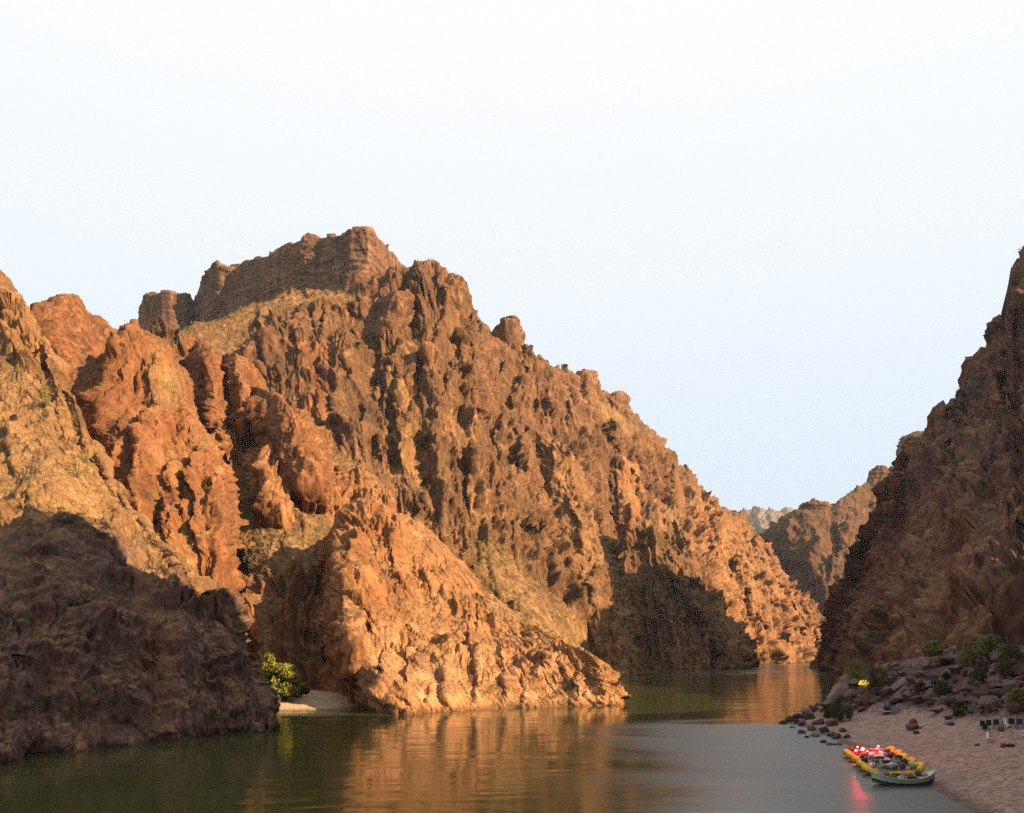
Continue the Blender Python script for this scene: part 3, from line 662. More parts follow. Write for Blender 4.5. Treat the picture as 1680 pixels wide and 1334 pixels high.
# fins on the left flank of the orange spur
buttress([[(540, 950, 214), (535, 1010, 196), (545, 1070, 178)], [(566, 936, 178), (562, 1000, 162), (574, 1066, 148)], [(588, 955, 186), (592, 1015, 170), (602, 1075, 155)], [(612, 985, 210), (620, 1040, 190), (625, 1090, 172)]], seed=97, pal=(C_ORANGE, C_PINK, C_RED), scl=.5)

# ---- layered mesas on the skyline
mesa_top = [(322, 490, 830), (332, 461, 815), (358, 442, 800), (370, 440, 790), (400, 432, 775), (440, 418, 755), (480, 400, 735), (510, 390, 722), (545, 386, 708), (572, 384, 697), (592, 376, 690), (612, 378, 694), (622, 392, 712), (642, 413, 740), (658, 433, 765), (676, 455, 800)]
rock_mass('layered_mesa', 'flat-topped mesa of layered red-brown rock on the skyline',
    [[(px, py, D), (px - 1, py + 30, D - 3), (px - 2, py + 75, D - 8), (px - 3, py + 120, D - 22), (px - 4, py + 190, D - 60)] for px, py, D in mesa_top],
    cell=1.75, seed=31, tone=.78, strata=.6, ribk=.9, pal=(C_MESA, C_MESA2, C_MESA), amp=.6, back=((.05, -.004), (.25, .02), (.5, .6), (.8, 1.1)), mat=MAT_FAR, wl=False,
    strokes=[([(508, 392), (506, 440), (510, 485)], 14, 9, 12, 1), ([(372, 442), (368, 480), (360, 520)], 16, 34, 6, 1), ([(585, 380), (578, 430), (570, 470)], 8, 20, 30, 1), ([(600, 378), (606, 420)], 6, 8, 20)],
    zones=[('pale', [(572, 400), (602, 400), (600, 455), (575, 455)], 8)])
rock_mass('small_layered_butte', 'small layered butte left of the long mesa',
    [[(px, py, D), (px, py + 22, D - 2), (px, py + 45, D - 5), (px, py + 70, D - 10), (px, py + 130, D - 40)] for px, py, D in
     [(236, 500, 860), (230, 515, 838), (233, 497, 820), (240, 486, 806), (252, 480, 800), (270, 477, 796), (290, 479, 797), (305, 482, 805), (316, 490, 822), (324, 505, 850)]],
    cell=1.62, seed=33, tone=.78, strata=.45, pal=(C_MESA, C_MESA2, C_MESA), amp=.5, back=((.06, 0.0), (.2, .05), (.5, .9)), mat=MAT_FAR, wl=False)
rock_mass('skyline_knob', 'layered rock knob on the ridge',
    [[(px, py, D), (px, py + 12, D - 2), (px, py + 26, D - 5), (px, py + 60, D - 18)] for px, py, D in
     [(812, 552, 590), (806, 545, 575), (814, 534, 566), (824, 524, 560), (836, 519, 558), (847, 522, 558), (852, 532, 562), (856, 552, 572), (850, 562, 590)]],
    cell=1.38, seed=35, tone=.8, strata=.55, pal=(C_MESA, C_MESA2, C_MESA), amp=.45, back=((.03, .02), (.08, .2), (.2, .8)), mat=MAT_FAR, wl=False)

# ---- right canyon wall, in shade
rock_mass('right_canyon_wall', 'tall shaded canyon wall on the right bank', [
    [(1500, 760, 430), (1470, 880, 455), (1430, 970, 480), (1395, 1035, 510), (1375, 1070, 530), W(1366, 545)],
    [(1474, 788, 385), (1444, 900, 400), (1404, 980, 420), (1372, 1035, 445), (1357, 1068, 465), W(1352, 480)],
    [(1530, 702, 376), (1492, 820, 366), (1442, 930, 372), (1402, 1020, 378), (1380, 1070, 380), W(1368, 382)],
    [(1585, 640, 388), (1555, 760, 352), (1512, 880, 325), (1465, 985, 306), (1435, 1060, 292), W(1425, 290)],
    [(1614, 577, 395), (1600, 700, 345), (1570, 830, 295), (1532, 950, 250), (1502, 1045, 212), (1490, 1095, 190)],
    [(1654, 510, 385), (1650, 650, 338), (1640, 790, 276), (1622, 920, 212), (1602, 1025, 168), (1590, 1085, 150)],
    [(1690, 400, 374), (1692, 560, 336), (1694, 720, 284), (1694, 880, 216), (1692, 1005, 152), (1690, 1070, 126)],
    [(1780, 545, 322), (1785, 680, 265), (1795, 800, 212), (1805, 910, 163), (1805, 1010, 122), (1805, 1080, 104)],
    [(1960, 655, 262), (1960, 760, 215), (1960, 850, 175), (1960, 935, 138), (1960, 1020, 108), (1960, 1090, 92)]],
    crest=[(1474, 790), (1500, 735), (1522, 712), (1545, 672), (1568, 664), (1574, 642), (1584, 638), (1590, 622), (1604, 592), (1612, 572), (1624, 560), (1630, 545), (1640, 530), (1652, 522), (1655, 500), (1650, 462), (1652, 444), (1664, 424), (1678, 405), (1700, 395)],
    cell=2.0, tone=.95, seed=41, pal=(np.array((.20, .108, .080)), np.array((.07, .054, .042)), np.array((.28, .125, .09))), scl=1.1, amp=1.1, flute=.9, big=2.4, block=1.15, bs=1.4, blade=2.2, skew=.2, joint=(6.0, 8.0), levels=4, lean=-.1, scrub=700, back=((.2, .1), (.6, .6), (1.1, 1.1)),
    strokes=[([(1590, 640), (1560, 720), (1530, 800), (1500, 880)], 14, 40, 40), ([(1650, 560), (1630, 680), (1600, 800), (1560, 900)], 14, 40, 40), ([(1680, 720), (1650, 820), (1620, 930)], 12, 40, 40), ([(1480, 860), (1440, 950), (1410, 1030)], 8, 26, 30),
             ([(1540, 900), (1500, 970), (1465, 1050)], 9, 30, 30)],
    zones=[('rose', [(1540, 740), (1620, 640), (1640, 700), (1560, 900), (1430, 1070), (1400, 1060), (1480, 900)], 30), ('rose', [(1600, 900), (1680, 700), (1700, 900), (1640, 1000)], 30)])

# ---- far right ridge, beyond the bend
rock_mass('far_right_ridge', 'distant ridge beyond the bend, its left end in sunlight', [
    [(1225, 935, 1060), (1250, 970, 1040), (1280, 1010, 1010), (1310, 1050, 980), W(1315, 960)],
    [(1252, 883, 1040), (1280, 935, 1010), (1308, 990, 970), (1335, 1045, 930), W(1340, 900)],
    [(1285, 851, 1030), (1308, 915, 985), (1335, 985, 940), (1355, 1050, 900), W(1360, 880)],
    [(1325, 838, 1025), (1342, 905, 970), (1362, 980, 915), (1380, 1050, 870), W(1385, 850)],
    [(1362, 838, 1045), (1375, 905, 985), (1390, 980, 925), (1402, 1050, 880), W(1405, 850)],
    [(1405, 802, 1085), (1412, 885, 1020), (1420, 970, 945), (1428, 1050, 885), W(1430, 850)],
    [(1440, 780, 1130), (1442, 870, 1050), (1446, 960, 960), (1450, 1050, 880), W(1450, 840)],
    [(1490, 745, 1170), (1486, 840, 1070), (1482, 950, 960), (1480, 1050, 870), W(1480, 830)],
    [(1570, 700, 1190), (1560, 820, 1080), (1550, 950, 960), (1540, 1050, 860), W(1540, 820)]],
    crest=[(1225, 938), (1240, 905), (1252, 884), (1262, 872), (1285, 852), (1312, 838), (1330, 836), (1362, 838), (1372, 826), (1384, 818), (1400, 806), (1424, 795), (1440, 782), (1474, 772), (1500, 740)],
    cell=1.9, seed=51, pal=(C_SCHIST, C_DARK, C_OCHRE), scl=1.25, amp=1.0, flute=1.3, tone=.68, blade=1.6, scrub=0,
    strokes=[([(1300, 850), (1285, 900), (1290, 940)], 9, 14, 30), ([(1340, 870), (1330, 920), (1340, 970)], 8, 12, 26), ([(1375, 850), (1380, 900), (1372, 940)], 8, 14, 30), ([(1320, 950), (1312, 990)], 6, 10, 16)])
for nm, lb, pts, sd in (('far_butte', 'small dark layered butte on the distant ridge', [(1312, 842, 1075), (1312, 836, 1050), (1320, 828, 1035), (1338, 825, 1030), (1356, 827, 1032), (1361, 832, 1045), (1364, 842, 1070)], 53),
                        ('far_mesa', 'pale layered mesa above the distant ridge', [(1474, 765, 1230), (1474, 745, 1205), (1478, 724, 1195), (1492, 718, 1188), (1512, 711, 1182), (1530, 706, 1180), (1550, 702, 1185)], 55),
                        ('far_block', 'blocky dark knob on the distant ridge', [(1426, 792, 1160), (1426, 782, 1140), (1430, 773, 1130), (1446, 768, 1125), (1460, 771, 1126), (1474, 772, 1130), (1480, 785, 1150)], 57)):
    rock_mass(nm, lb, [[(px, py, D), (px, py + 14, D - 3), (px, py + 32, D - 8), (px, py + 80, D - 26)] for px, py, D in pts], cell=1.50, seed=sd, tone=.75, strata=.8, pal=(C_MESA, C_MESA2, C_MESA), amp=.5, mat=MAT_FAR, wl=False,
              back=((.05, .01), (.2, .3), (.5, 1.0)))

rock_mass('hazy_far_mountain', 'pale blue mountain far beyond the canyon', [
    [(1080, 905, 2729), (1090, 960, 2603), (1100, 1020, 2475), (1105, 1070, 2348)],
    [(1150, 872, 2698), (1160, 940, 2571), (1165, 1010, 2443), (1170, 1070, 2348)],
    [(1215, 853, 2666), (1222, 930, 2539), (1228, 1000, 2412), (1230, 1070, 2317)],
    [(1262, 842, 2634), (1268, 920, 2526), (1272, 1000, 2412), (1275, 1070, 2285)],
    [(1292, 838, 2634), (1300, 920, 2526), (1305, 1000, 2412), (1305, 1070, 2285)],
    [(1345, 846, 2666), (1350, 920, 2539), (1355, 1000, 2412), (1360, 1070, 2285)],
    [(1450, 870, 2729), (1450, 940, 2603), (1450, 1000, 2475), (1450, 1070, 2348)]],
    crest=[(1080, 905), (1150, 872), (1215, 853), (1240, 846), (1262, 842), (1280, 842), (1291, 837), (1300, 846), (1345, 850), (1450, 870)],
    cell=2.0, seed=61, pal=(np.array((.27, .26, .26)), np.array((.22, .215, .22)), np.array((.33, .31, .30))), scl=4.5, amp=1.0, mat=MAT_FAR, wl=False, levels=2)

# ---- canyon wall on the right, out of frame beside and behind the viewer: it shades the boats, the beach and the dark cliff
rock_mass('near_right_wall', 'canyon wall beside and behind the viewer', [
    [(cx + 38, cy - 16, 8 + (z - 8) * 1.0), (cx + 30, cy - 11, 8 + (z - 8) * .8), (cx + 22, cy - 6, 8 + (z - 8) * .55), (cx + 14, cy - 3, 8 + (z - 8) * .32), (cx + 6, cy, 8 + (z - 8) * .12), (cx, cy + 2, 4)]
    for cx, cy, z in ((205, 290, 110), (165, 215, 70), (130, 160, 54), (100, 130, 52), (84, 108, 62), (76, 94, 84), (72, 85, 112), (72, 78, 140), (72, 64, 142), (72, 36, 152), (66, -20, 165), (40, -100, 175), (-30, -190, 180))],
    world_cols=True, cell=9.0, seed=71, pal=(C_DARK, C_DARK2, C_ROSE), amp=.3, scl=.9, levels=2, back=((.12, .25), (.4, .8), (.8, 1.1)))

# ------------------------------------------------------------------ river
def water_material():
    m = bpy.data.materials.new('river_water'); m.use_nodes = True
    nt = m.node_tree; b = nt.nodes['Principled BSDF']; N = nt.nodes.new; Lk = nt.links.new
    b.inputs['Base Color'].default_value = (.037, .042, .012, 1); b.inputs['IOR'].default_value = 1.33
    geo = N('ShaderNodeNewGeometry'); sep = N('ShaderNodeSeparateXYZ'); Lk(geo.outputs['Position'], sep.inputs[0])
    mp = N('ShaderNodeMapping'); mp.inputs['Scale'].default_value = (.05, .12, 1)
    Lk(geo.outputs['Position'], mp.inputs['Vector'])
    n1 = N('ShaderNodeTexNoise'); n1.inputs['Scale'].default_value = 1.0; n1.inputs['Detail'].default_value = 4; n1.inputs['Distortion'].default_value = .8
    mp2 = N('ShaderNodeMapping'); mp2.inputs['Scale'].default_value = (.5, 1.1, 1); Lk(geo.outputs['Position'], mp2.inputs['Vector'])
    n2 = N('ShaderNodeTexNoise'); n2.inputs['Scale'].default_value = 1.0; n2.inputs['Detail'].default_value = 3
    Lk(mp.outputs[0], n1.inputs['Vector']); Lk(mp2.outputs[0], n2.inputs['Vector'])
    # the current is ruffled near the right bank and in the riffle far upstream, glassy elsewhere
    def ramp(src, a, b_, lo, hi):
        r = N('ShaderNodeMapRange'); r.interpolation_type = 'SMOOTHSTEP'; r.inputs['From Min'].default_value = a; r.inputs['From Max'].default_value = b_
        r.inputs['To Min'].default_value = lo; r.inputs['To Max'].default_value = hi; Lk(src, r.inputs['Value']); return r.outputs[0]
    def mth(op, a, b_):
        q = N('ShaderNodeMath'); q.operation = op
        for k, v in enumerate((a, b_)):
            if isinstance(v, (int, float)): q.inputs[k].default_value = v
            else: Lk(v, q.inputs[k])
        return q.outputs[0]
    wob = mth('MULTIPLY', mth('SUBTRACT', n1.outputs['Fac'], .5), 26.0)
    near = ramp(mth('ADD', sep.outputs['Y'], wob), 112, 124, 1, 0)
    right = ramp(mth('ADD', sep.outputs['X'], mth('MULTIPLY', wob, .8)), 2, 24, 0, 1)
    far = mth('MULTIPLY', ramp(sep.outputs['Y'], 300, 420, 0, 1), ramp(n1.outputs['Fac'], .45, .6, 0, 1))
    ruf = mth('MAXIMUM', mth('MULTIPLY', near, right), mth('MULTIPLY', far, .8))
    rough = mth('ADD', mth('ADD', .085, mth('MULTIPLY', ruf, .30)), mth('MULTIPLY', mth('SUBTRACT', n1.outputs['Fac'], .5), .10))
    Lk(rough, b.inputs['Roughness'])
    mc = N('ShaderNodeMixRGB'); mc.inputs[1].default_value = (.037, .042, .012, 1); mc.inputs[2].default_value = (.10, .10, .088, 1)      # pale sky sheen painted into the colour where the water is ruffled
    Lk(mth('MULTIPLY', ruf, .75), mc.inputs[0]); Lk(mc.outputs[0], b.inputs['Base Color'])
    b1 = N('ShaderNodeBump'); b1.inputs['Strength'].default_value = .16; b1.inputs['Distance'].default_value = 1.0
    b2 = N('ShaderNodeBump'); b2.inputs['Strength'].default_value = .10; b2.inputs['Distance'].default_value = .12
    Lk(n1.outputs['Fac'], b1.inputs['Height']); Lk(n2.outputs['Fac'], b2.inputs['Height']); Lk(b1.outputs[0], b2.inputs['Normal']); Lk(b2.outputs[0], b.inputs['Normal'])
    return m
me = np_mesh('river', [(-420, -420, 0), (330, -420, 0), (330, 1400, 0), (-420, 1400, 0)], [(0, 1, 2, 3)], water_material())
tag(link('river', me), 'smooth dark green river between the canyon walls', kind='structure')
me = np_mesh('ground', [(-9000, -3000, -6), (9000, -3000, -6), (9000, 9000, -6), (-9000, 9000, -6)], [(0, 1, 2, 3)], pbr('ground_soil', (.2, .14, .1), .95, .1))
tag(link('ground', me), 'desert ground under the canyon', kind='structure')

# ------------------------------------------------------------------ right bank: sand beach, then a rubble slope
SHORE = [((px - CX) / F * D, D) for px, D in ((1700, 44), (1600, 53.4), (1538, 61.5), (1484, 70), (1436, 82), (1396, 90), (1362, 99), (1312, 116), (1300, 121), (1330, 142), (1356, 175), (1366, 235), (1378, 290), (1367, 370), (1354, 470), (1352, 560))]
SHORE = [(48, -60), (47, 0), (44, 24)] + SHORE
def shore_dist(x, y):
    d, s, t = seg_dist(np.asarray(x, float), np.asarray(y, float), SHORE)
    return np.where(s > 0, -d, d)
if float(shore_dist(np.array([60.]), np.array([80.]))[0]) < 0:
    _sd = shore_dist
    def shore_dist(x, y): return -_sd(x, y)
def bank_z(x, y, fine=True):
    x = np.asarray(x, float); y = np.asarray(y, float)
    d = shore_dist(x, y)
    p = np.stack([x.ravel(), y.ravel(), 0 * x.ravel()], 1)
    edge = 14.5 - 14.0 * sstep(106, 130, y) + 2.2 * fbm(p / 12., 5, 2).reshape(x.shape)
    up = np.maximum(0, d - edge)
    z = np.where(d < 0, .22 * d, .155 * np.minimum(d, edge) + .50 * up)
    sand = 1 - sstep(-.5, 3., d - edge)
    z = z + .10 * fbm(p / 4., 3, 3).reshape(x.shape) * sand * sstep(0, 2, d)
    z = z + (1 - sand) * (1.3 * fbm(p / 9., 6, 3) - 2.0 * (chips(p / 2.8, 7)[0] - .42) - .8 * (chips(p / 1.2, 8)[0] - .42)).reshape(x.shape)
    return z, sand, d
gx = np.concatenate([np.arange(18, 80, .30), np.arange(80, 130, .8)]); gy = np.concatenate([np.arange(-50, 42, 2.), np.arange(42, 130, .40), np.arange(130, 420, 1.5)])
GX, GY = np.meshgrid(gx, gy, indexing='ij')
GZ, SAND, GD = bank_z(GX, GY)
pts = np.stack([GX, GY, GZ], -1).reshape(-1, 3)
wet = (1 - sstep(.05, .30, GZ + .10 * fbm(pts / 2.5, 9, 3).reshape(GX.shape))) * SAND
dirt = fbm(pts / 3., 14, 4).reshape(GX.shape)
bc = np.array((.265, .178, .140)) * (1 + .16 * dirt)[..., None]
bc = bc * (1 - .5 * wet)[..., None]
bc2 = C_DARK * .62 + (C_ROSE * .66 - C_DARK * .62) * sstep(-.3, .3, dirt)[..., None]
bc2 = bc2 * (1 + .35 * chips(pts * np.array((1, 1, 0)) / 2.8, 7)[1].reshape(GX.shape))[..., None]
bc = bc + (bc2 - bc) * (1 - SAND)[..., None]
idx = np.arange(GX.size).reshape(GX.shape)
keep = (GD > -6)
Q = np.stack([idx[:-1, :-1], idx[1:, :-1], idx[1:, 1:], idx[:-1, 1:]], -1)[(keep[:-1, :-1] | keep[1:, 1:])].reshape(-1, 4)
MAT_SAND = rock_material('beach_sand', 5.0, .35)
tag(link('beach', np_mesh('beach', pts, Q, MAT_SAND, bc.reshape(-1, 3), True)), 'sandy beach on the right bank with a rubble slope behind', kind='structure')
def gz(x, y): return float(bank_z(np.array([x]), np.array([y]))[0][0])

# ---- small sand bar in the bay on the left
def bar_mesh():
    xs = np.linspace(-58, -22, 90); ys = np.linspace(125, 176, 90)
    X, Y = np.meshgrid(xs, ys, indexing='ij')
    p = np.stack([X.ravel(), Y.ravel(), 0 * X.ravel()], 1)
    crest_y = 160 - (X + 45) * .25
    u = (Y - (141 + .22 * (X + 45))) 
    z = np.clip(u * .13, -1.2, 2.2) * (1 - sstep(-37, -27, X) * .80) + .12 * fbm(p / 5., 3, 3).reshape(X.shape) - .12
    z = z - 1.3 * sstep(-33, -24, X)
    i = np.arange(X.size).reshape(X.shape)
    Q = np.stack([i[:-1, :-1], i[1:, :-1], i[1:, 1:], i[:-1, 1:]], -1).reshape(-1, 4)
    c = np.array((.36, .26, .165)) * (1 + .1 * fbm(p / 3., 8, 3))[:, None]
    c = c * (1 - .5 * (1 - sstep(.05, .3, z.ravel())))[:, None]
    return np_mesh('sand_bar', np.stack([X, Y, z], -1).reshape(-1, 3), Q, MAT_SAND, c, True), (X, Y, z)
_m, _bar = bar_mesh()
tag(link('sand_bar', _m), 'pale sand bar in the sunlit bay on the left', kind='structure')
def bar_z(x, y):
    X, Y, z = _bar; k = np.argmin((X - x) ** 2 + (Y - y) ** 2); return float(z.ravel()[k])

# ------------------------------------------------------------------ boulders
def boulder_mesh(seed, flat=.75):
    bm = bmesh.new(); bmesh.ops.create_icosphere(bm, subdivisions=3, radius=1.0)
    r = random.Random(seed)
    planes = []
    for k in range(13):
        v = Vector((r.gauss(0, 1), r.gauss(0, 1), r.gauss(0, 1) * .8)).normalized(); planes.append((v, r.uniform(.42, .85)))
    P = np.array([v.co for v in bm.verts], np.float32)
    nz = fbm(P * 1.7 + seed * 3.1, seed, 3)
    for v, n in zip(bm.verts, nz):
        c = v.co * (1 + .16 * n)
        for pn, pd in planes:
            k = c.dot(pn) - pd
            if k > 0: c = c - pn * k * .92
        v.co = Vector((c.x, c.y, c.z * flat))
    me = bpy.data.meshes.new('boulder'); bm.to_mesh(me); bm.free()
    for p_ in me.polygons: p_.use_smooth = False
    return me
def stone_material(name, col, col2):
    m = bpy.data.materials.new(name); m.use_nodes = True
    nt = m.node_tree; b = nt.nodes['Principled BSDF']; N = nt.nodes.new; Lk = nt.links.new
    b.inputs['Roughness'].default_value = .9; b.inputs['Specular IOR Level'].default_value = .2
    geo = N('ShaderNodeNewGeometry'); n1 = N('ShaderNodeTexNoise'); n1.inputs['Scale'].default_value = 1.6; n1.inputs['Detail'].default_value = 6; n1.inputs['Roughness'].default_value = .65
    Lk(geo.outputs['Position'], n1.inputs['Vector'])
    oi = N('ShaderNodeObjectInfo')
    rp = N('ShaderNodeValToRGB'); rp.color_ramp.elements[0].position = .3; rp.color_ramp.elements[1].position = .72
    rp.color_ramp.elements[0].color = (*col, 1); rp.color_ramp.elements[1].color = (*col2, 1); Lk(n1.outputs['Fac'], rp.inputs[0])
    mr = N('ShaderNodeMapRange'); mr.inputs['To Min'].default_value = .65; mr.inputs['To Max'].default_value = 1.35; Lk(oi.outputs['Random'], mr.inputs['Value'])
    vm = N('ShaderNodeVectorMath'); vm.operation = 'SCALE'; Lk(rp.outputs[0], vm.inputs[0]); Lk(mr.outputs[0], vm.inputs['Scale']); Lk(vm.outputs[0], b.inputs['Base Color'])
    bp = N('ShaderNodeBump'); bp.inputs['Strength'].default_value = .6; bp.inputs['Distance'].default_value = .2; Lk(n1.outputs['Fac'], bp.inputs['Height']); Lk(bp.outputs[0], b.inputs['Normal'])
    return m
ST_BROWN = stone_material('brown_stone', (.055, .038, .028), (.17, .108, .076)); ST_DARK = stone_material('dark_wet_stone', (.02, .016, .014), (.052, .04, .034)); ST_PALE = stone_material('pale_stone', (.085, .064, .053), (.165, .125, .105))
B_MESH = {}
for nm, mt in (('brown', ST_BROWN), ('dark', ST_DARK), ('pale', ST_PALE)):
    B_MESH[nm] = []
    for k in range(6):
        me = boulder_mesh(k + 1 + 10 * len(B_MESH)); me.materials.append(mt); B_MESH[nm].append(me)
def boulder(x, y, size, kind, label, group=None, z=None, sc=None, rot=None, sink=.25):
    me = random.choice(B_MESH[kind])
    z = (gz(x, y) if z is None else z) + size * (.5 - sink)
    o = link('boulder', me, loc=(x, y, z), rot=rot or (random.uniform(-.3, .3), random.uniform(-.3, .3), random.uniform(0, 6.28)), scale=sc or (size * random.uniform(.8, 1.25), size * random.uniform(.8, 1.25), size * random.uniform(.7, 1.0)))
    return tag(o, label, 'boulder', group)
def ground_at(px, py):
    """where the line of sight through a pixel meets the right bank"""
    D = np.arange(48, 320, .25)
    x = (px - CX) / F * D; z = CAM_H - (py - HY) / F * D
    g = bank_z(x, D)[0]
    hit = np.flatnonzero(g >= z)
    k = hit[0] if len(hit) else len(D) - 1
    return float(x[k]), float(D[k]), float(g[k])
# shore rocks at the water by the large bush
for px, py, r, wet_ in ((1284, 1187, .9, 1), (1298, 1182, 1.1, 1), (1310, 1178, 1.2, 0), (1322, 1172, 1.3, 0), (1300, 1194, .8, 1), (1314, 1190, 1.0, 0), (1328, 1184, 1.2, 0), (1340, 1178, 1.1, 0), (1316, 1203, .8, 1), (1330, 1198, 1.0, 0), (1345, 1192, 1.2, 0),
                        (1358, 1186, 1.0, 0), (1338, 1208, .9, 0), (1352, 1203, 1.1, 0), (1366, 1196, 1.3, 0), (1352, 1218, .8, 1), (1362, 1222, .7, 1), (1372, 1212, .9, 0), (1384, 1206, .8, 0), (1335, 1168, 1.0, 0), (1350, 1170, .9, 0), (1376, 1222, .6, 0), (1390, 1214, .6, 0), (1306, 1217, .45, 1),
                        (1342, 1160, 1.0, 0), (1332, 1160, .7, 0), (1365, 1208, .7, 0), (1324, 1210, .6, 1), (1308, 1186, .7, 0), (1320, 1181, .6, 0)):
    D = CAM_H * F / (py - HY); x = (px - CX) / F * D
    zz = max(gz(x, D), -.25)
    boulder(x, D, r * .95, 'dark' if wet_ else random.choice(('brown', 'brown', 'dark')), 'dark wet rock standing in the river off the rocky point' if wet_ else 'dark brown rock piled along the rocky point below the large bush', 'wet rocks in the water off the point' if wet_ else 'rocks of the rocky point', z=zz)
# the rubble slope
named = [((1476, 1128), 4.2, 'pale', 'long pale tilted rock slab leaning across the rubble slope', (2.9, .9, .65), (.15, -.48, .35)),
         ((1418, 1140), 2.6, 'brown', 'big dark brown boulder behind the large bush', (2.2, 1.7, 1.3), None),
         ((1505, 1150), 2.3, 'brown', 'dark angular boulder under the pale slab', (1.7, 1.3, 1.0), None),
         ((1540, 1168), 1.8, 'brown', 'low flat reddish rock at the top edge of the sand', (1.9, 1.0, .45), (0, 0, .2)),
         ((1512, 1098), 2.0, 'pale', 'pale blocky boulder above the long slab', (1.5, 1.2, 1.0), None),
         ((1640, 1056), 3.2, 'pale', 'large pale boulder high on the rubble at the right edge', (2.6, 1.8, 1.3), None),
         ((1470, 1168), 1.6, 'pale', 'pale low rock where the sand meets the rubble', (1.6, .9, .45), None),
         ((1666, 1128), 2.0, 'brown', 'brown boulder behind the row of chairs', (1.6, 1.2, 1.0), None)]
for (px, py), r, kd, lb, sc, rt in named:
    x, y, z = ground_at(px, py); boulder(x, y, r * .5, kd, lb, z=z, sc=sc, rot=rt, sink=.35)
n_b = 0
while n_b < 285:
    px = random.uniform(1395, 1690); py = random.uniform(1068, 1172)
    x, y, z = ground_at(px, py)
    zz, sd, d = bank_z(np.array([x]), np.array([y]))
    if sd[0] > .35 or y > 300: continue
    r = random.choice((.35, .4, .5, .6, .75, .9, 1.2, 1.6)) * (1 if y < 150 else 1.5)
    kd = random.choice(('brown', 'brown', 'brown', 'dark', 'pale'))
    zone = 'by the yellow tent' if px < 1450 else 'around the long pale slab' if px < 1530 else 'above the small round bush' if px < 1600 else 'behind the row of chairs' if py > 1115 else 'high up below the shaded wall at the right'
    size_w = 'small' if r < .55 else 'medium' if r < 1.0 else 'large'
    boulder(x, y, r, kd, '%s %s boulder in the rubble %s' % (size_w, {'brown': 'brown', 'dark': 'blackish', 'pale': 'pale'}[kd], zone), 'boulders of the rubble slope', z=z)
    n_b += 1

# ------------------------------------------------------------------ vegetation
def leaf_material(name, c1, c2):
    m = bpy.data.materials.new(name); m.use_nodes = True
    nt = m.node_tree; b = nt.nodes['Principled BSDF']; N = nt.nodes.new; Lk = nt.links.new
    b.inputs['Roughness'].default_value = .7; b.inputs['Specular IOR Level'].default_value = .2
    geo = N('ShaderNodeNewGeometry'); n1 = N('ShaderNodeTexNoise'); n1.inputs['Scale'].default_value = 2.5; Lk(geo.outputs['Position'], n1.inputs['Vector'])
    mx = N('ShaderNodeMath'); mx.operation = 'ADD'; Lk(n1.outputs['Fac'], mx.inputs[0]); Lk(geo.outputs['Random Per Island'], mx.inputs[1])
    rp = N('ShaderNodeValToRGB'); rp.color_ramp.elements[0].position = .55; rp.color_ramp.elements[1].position = 1.3 / 1.4
    rp.color_ramp.elements[0].color = (*c1, 1); rp.color_ramp.elements[1].color = (*c2, 1); Lk(mx.outputs[0], rp.inputs[0]); Lk(rp.outputs[0], b.inputs['Base Color'])
    tr = N('ShaderNodeBsdfTranslucent'); Lk(rp.outputs[0], tr.inputs['Color'])
    ms = N('ShaderNodeMixShader'); ms.inputs[0].default_value = .3
    Lk(b.outputs[0], ms.inputs[1]); Lk(tr.outputs[0], ms.inputs[2]); Lk(ms.outputs[0], nt.nodes['Material Output'].inputs['Surface'])
    return m
LEAF_LIME = leaf_material('lime_leaves', (.10, .11, .018), (.26, .265, .04)); LEAF_OLIVE = leaf_material('olive_leaves', (.10, .105, .03), (.21, .20, .055)); LEAF_DARK = leaf_material('dark_green_leaves', (.045, .052, .016), (.10, .105, .032))
LEAF_SAGE = leaf_material('sage_leaves', (.085, .08, .03), (.20, .175, .065))
BARK = pbr('bark', (.11, .08, .055), .9, .1)
def leaf_quads(centres, n, spread, size, rng):
    """small bent leaf sprays spread through clumps"""
    C = np.repeat(np.asarray(centres, float), n, axis=0)
    d = rng.normal(0, 1, C.shape); d /= np.linalg.norm(d, axis=1, keepdims=True)
    P = C + d * (rng.uniform(.2, 1, (len(C), 1)) ** .5) * np.asarray(spread)
    a = rng.normal(0, 1, C.shape); a /= np.linalg.norm(a, axis=1, keepdims=True)
    b = np.cross(a, rng.normal(0, 1, C.shape)); b /= np.linalg.norm(b, axis=1, keepdims=True)
    s = rng.uniform(.6, 1.35, (len(C), 1)) * size
    V = np.stack([P - a * s, P + b * s * .5, P + a * s, P - b * s * .5], 1).reshape(-1, 3)
    return V, np.arange(len(V)).reshape(-1, 4)
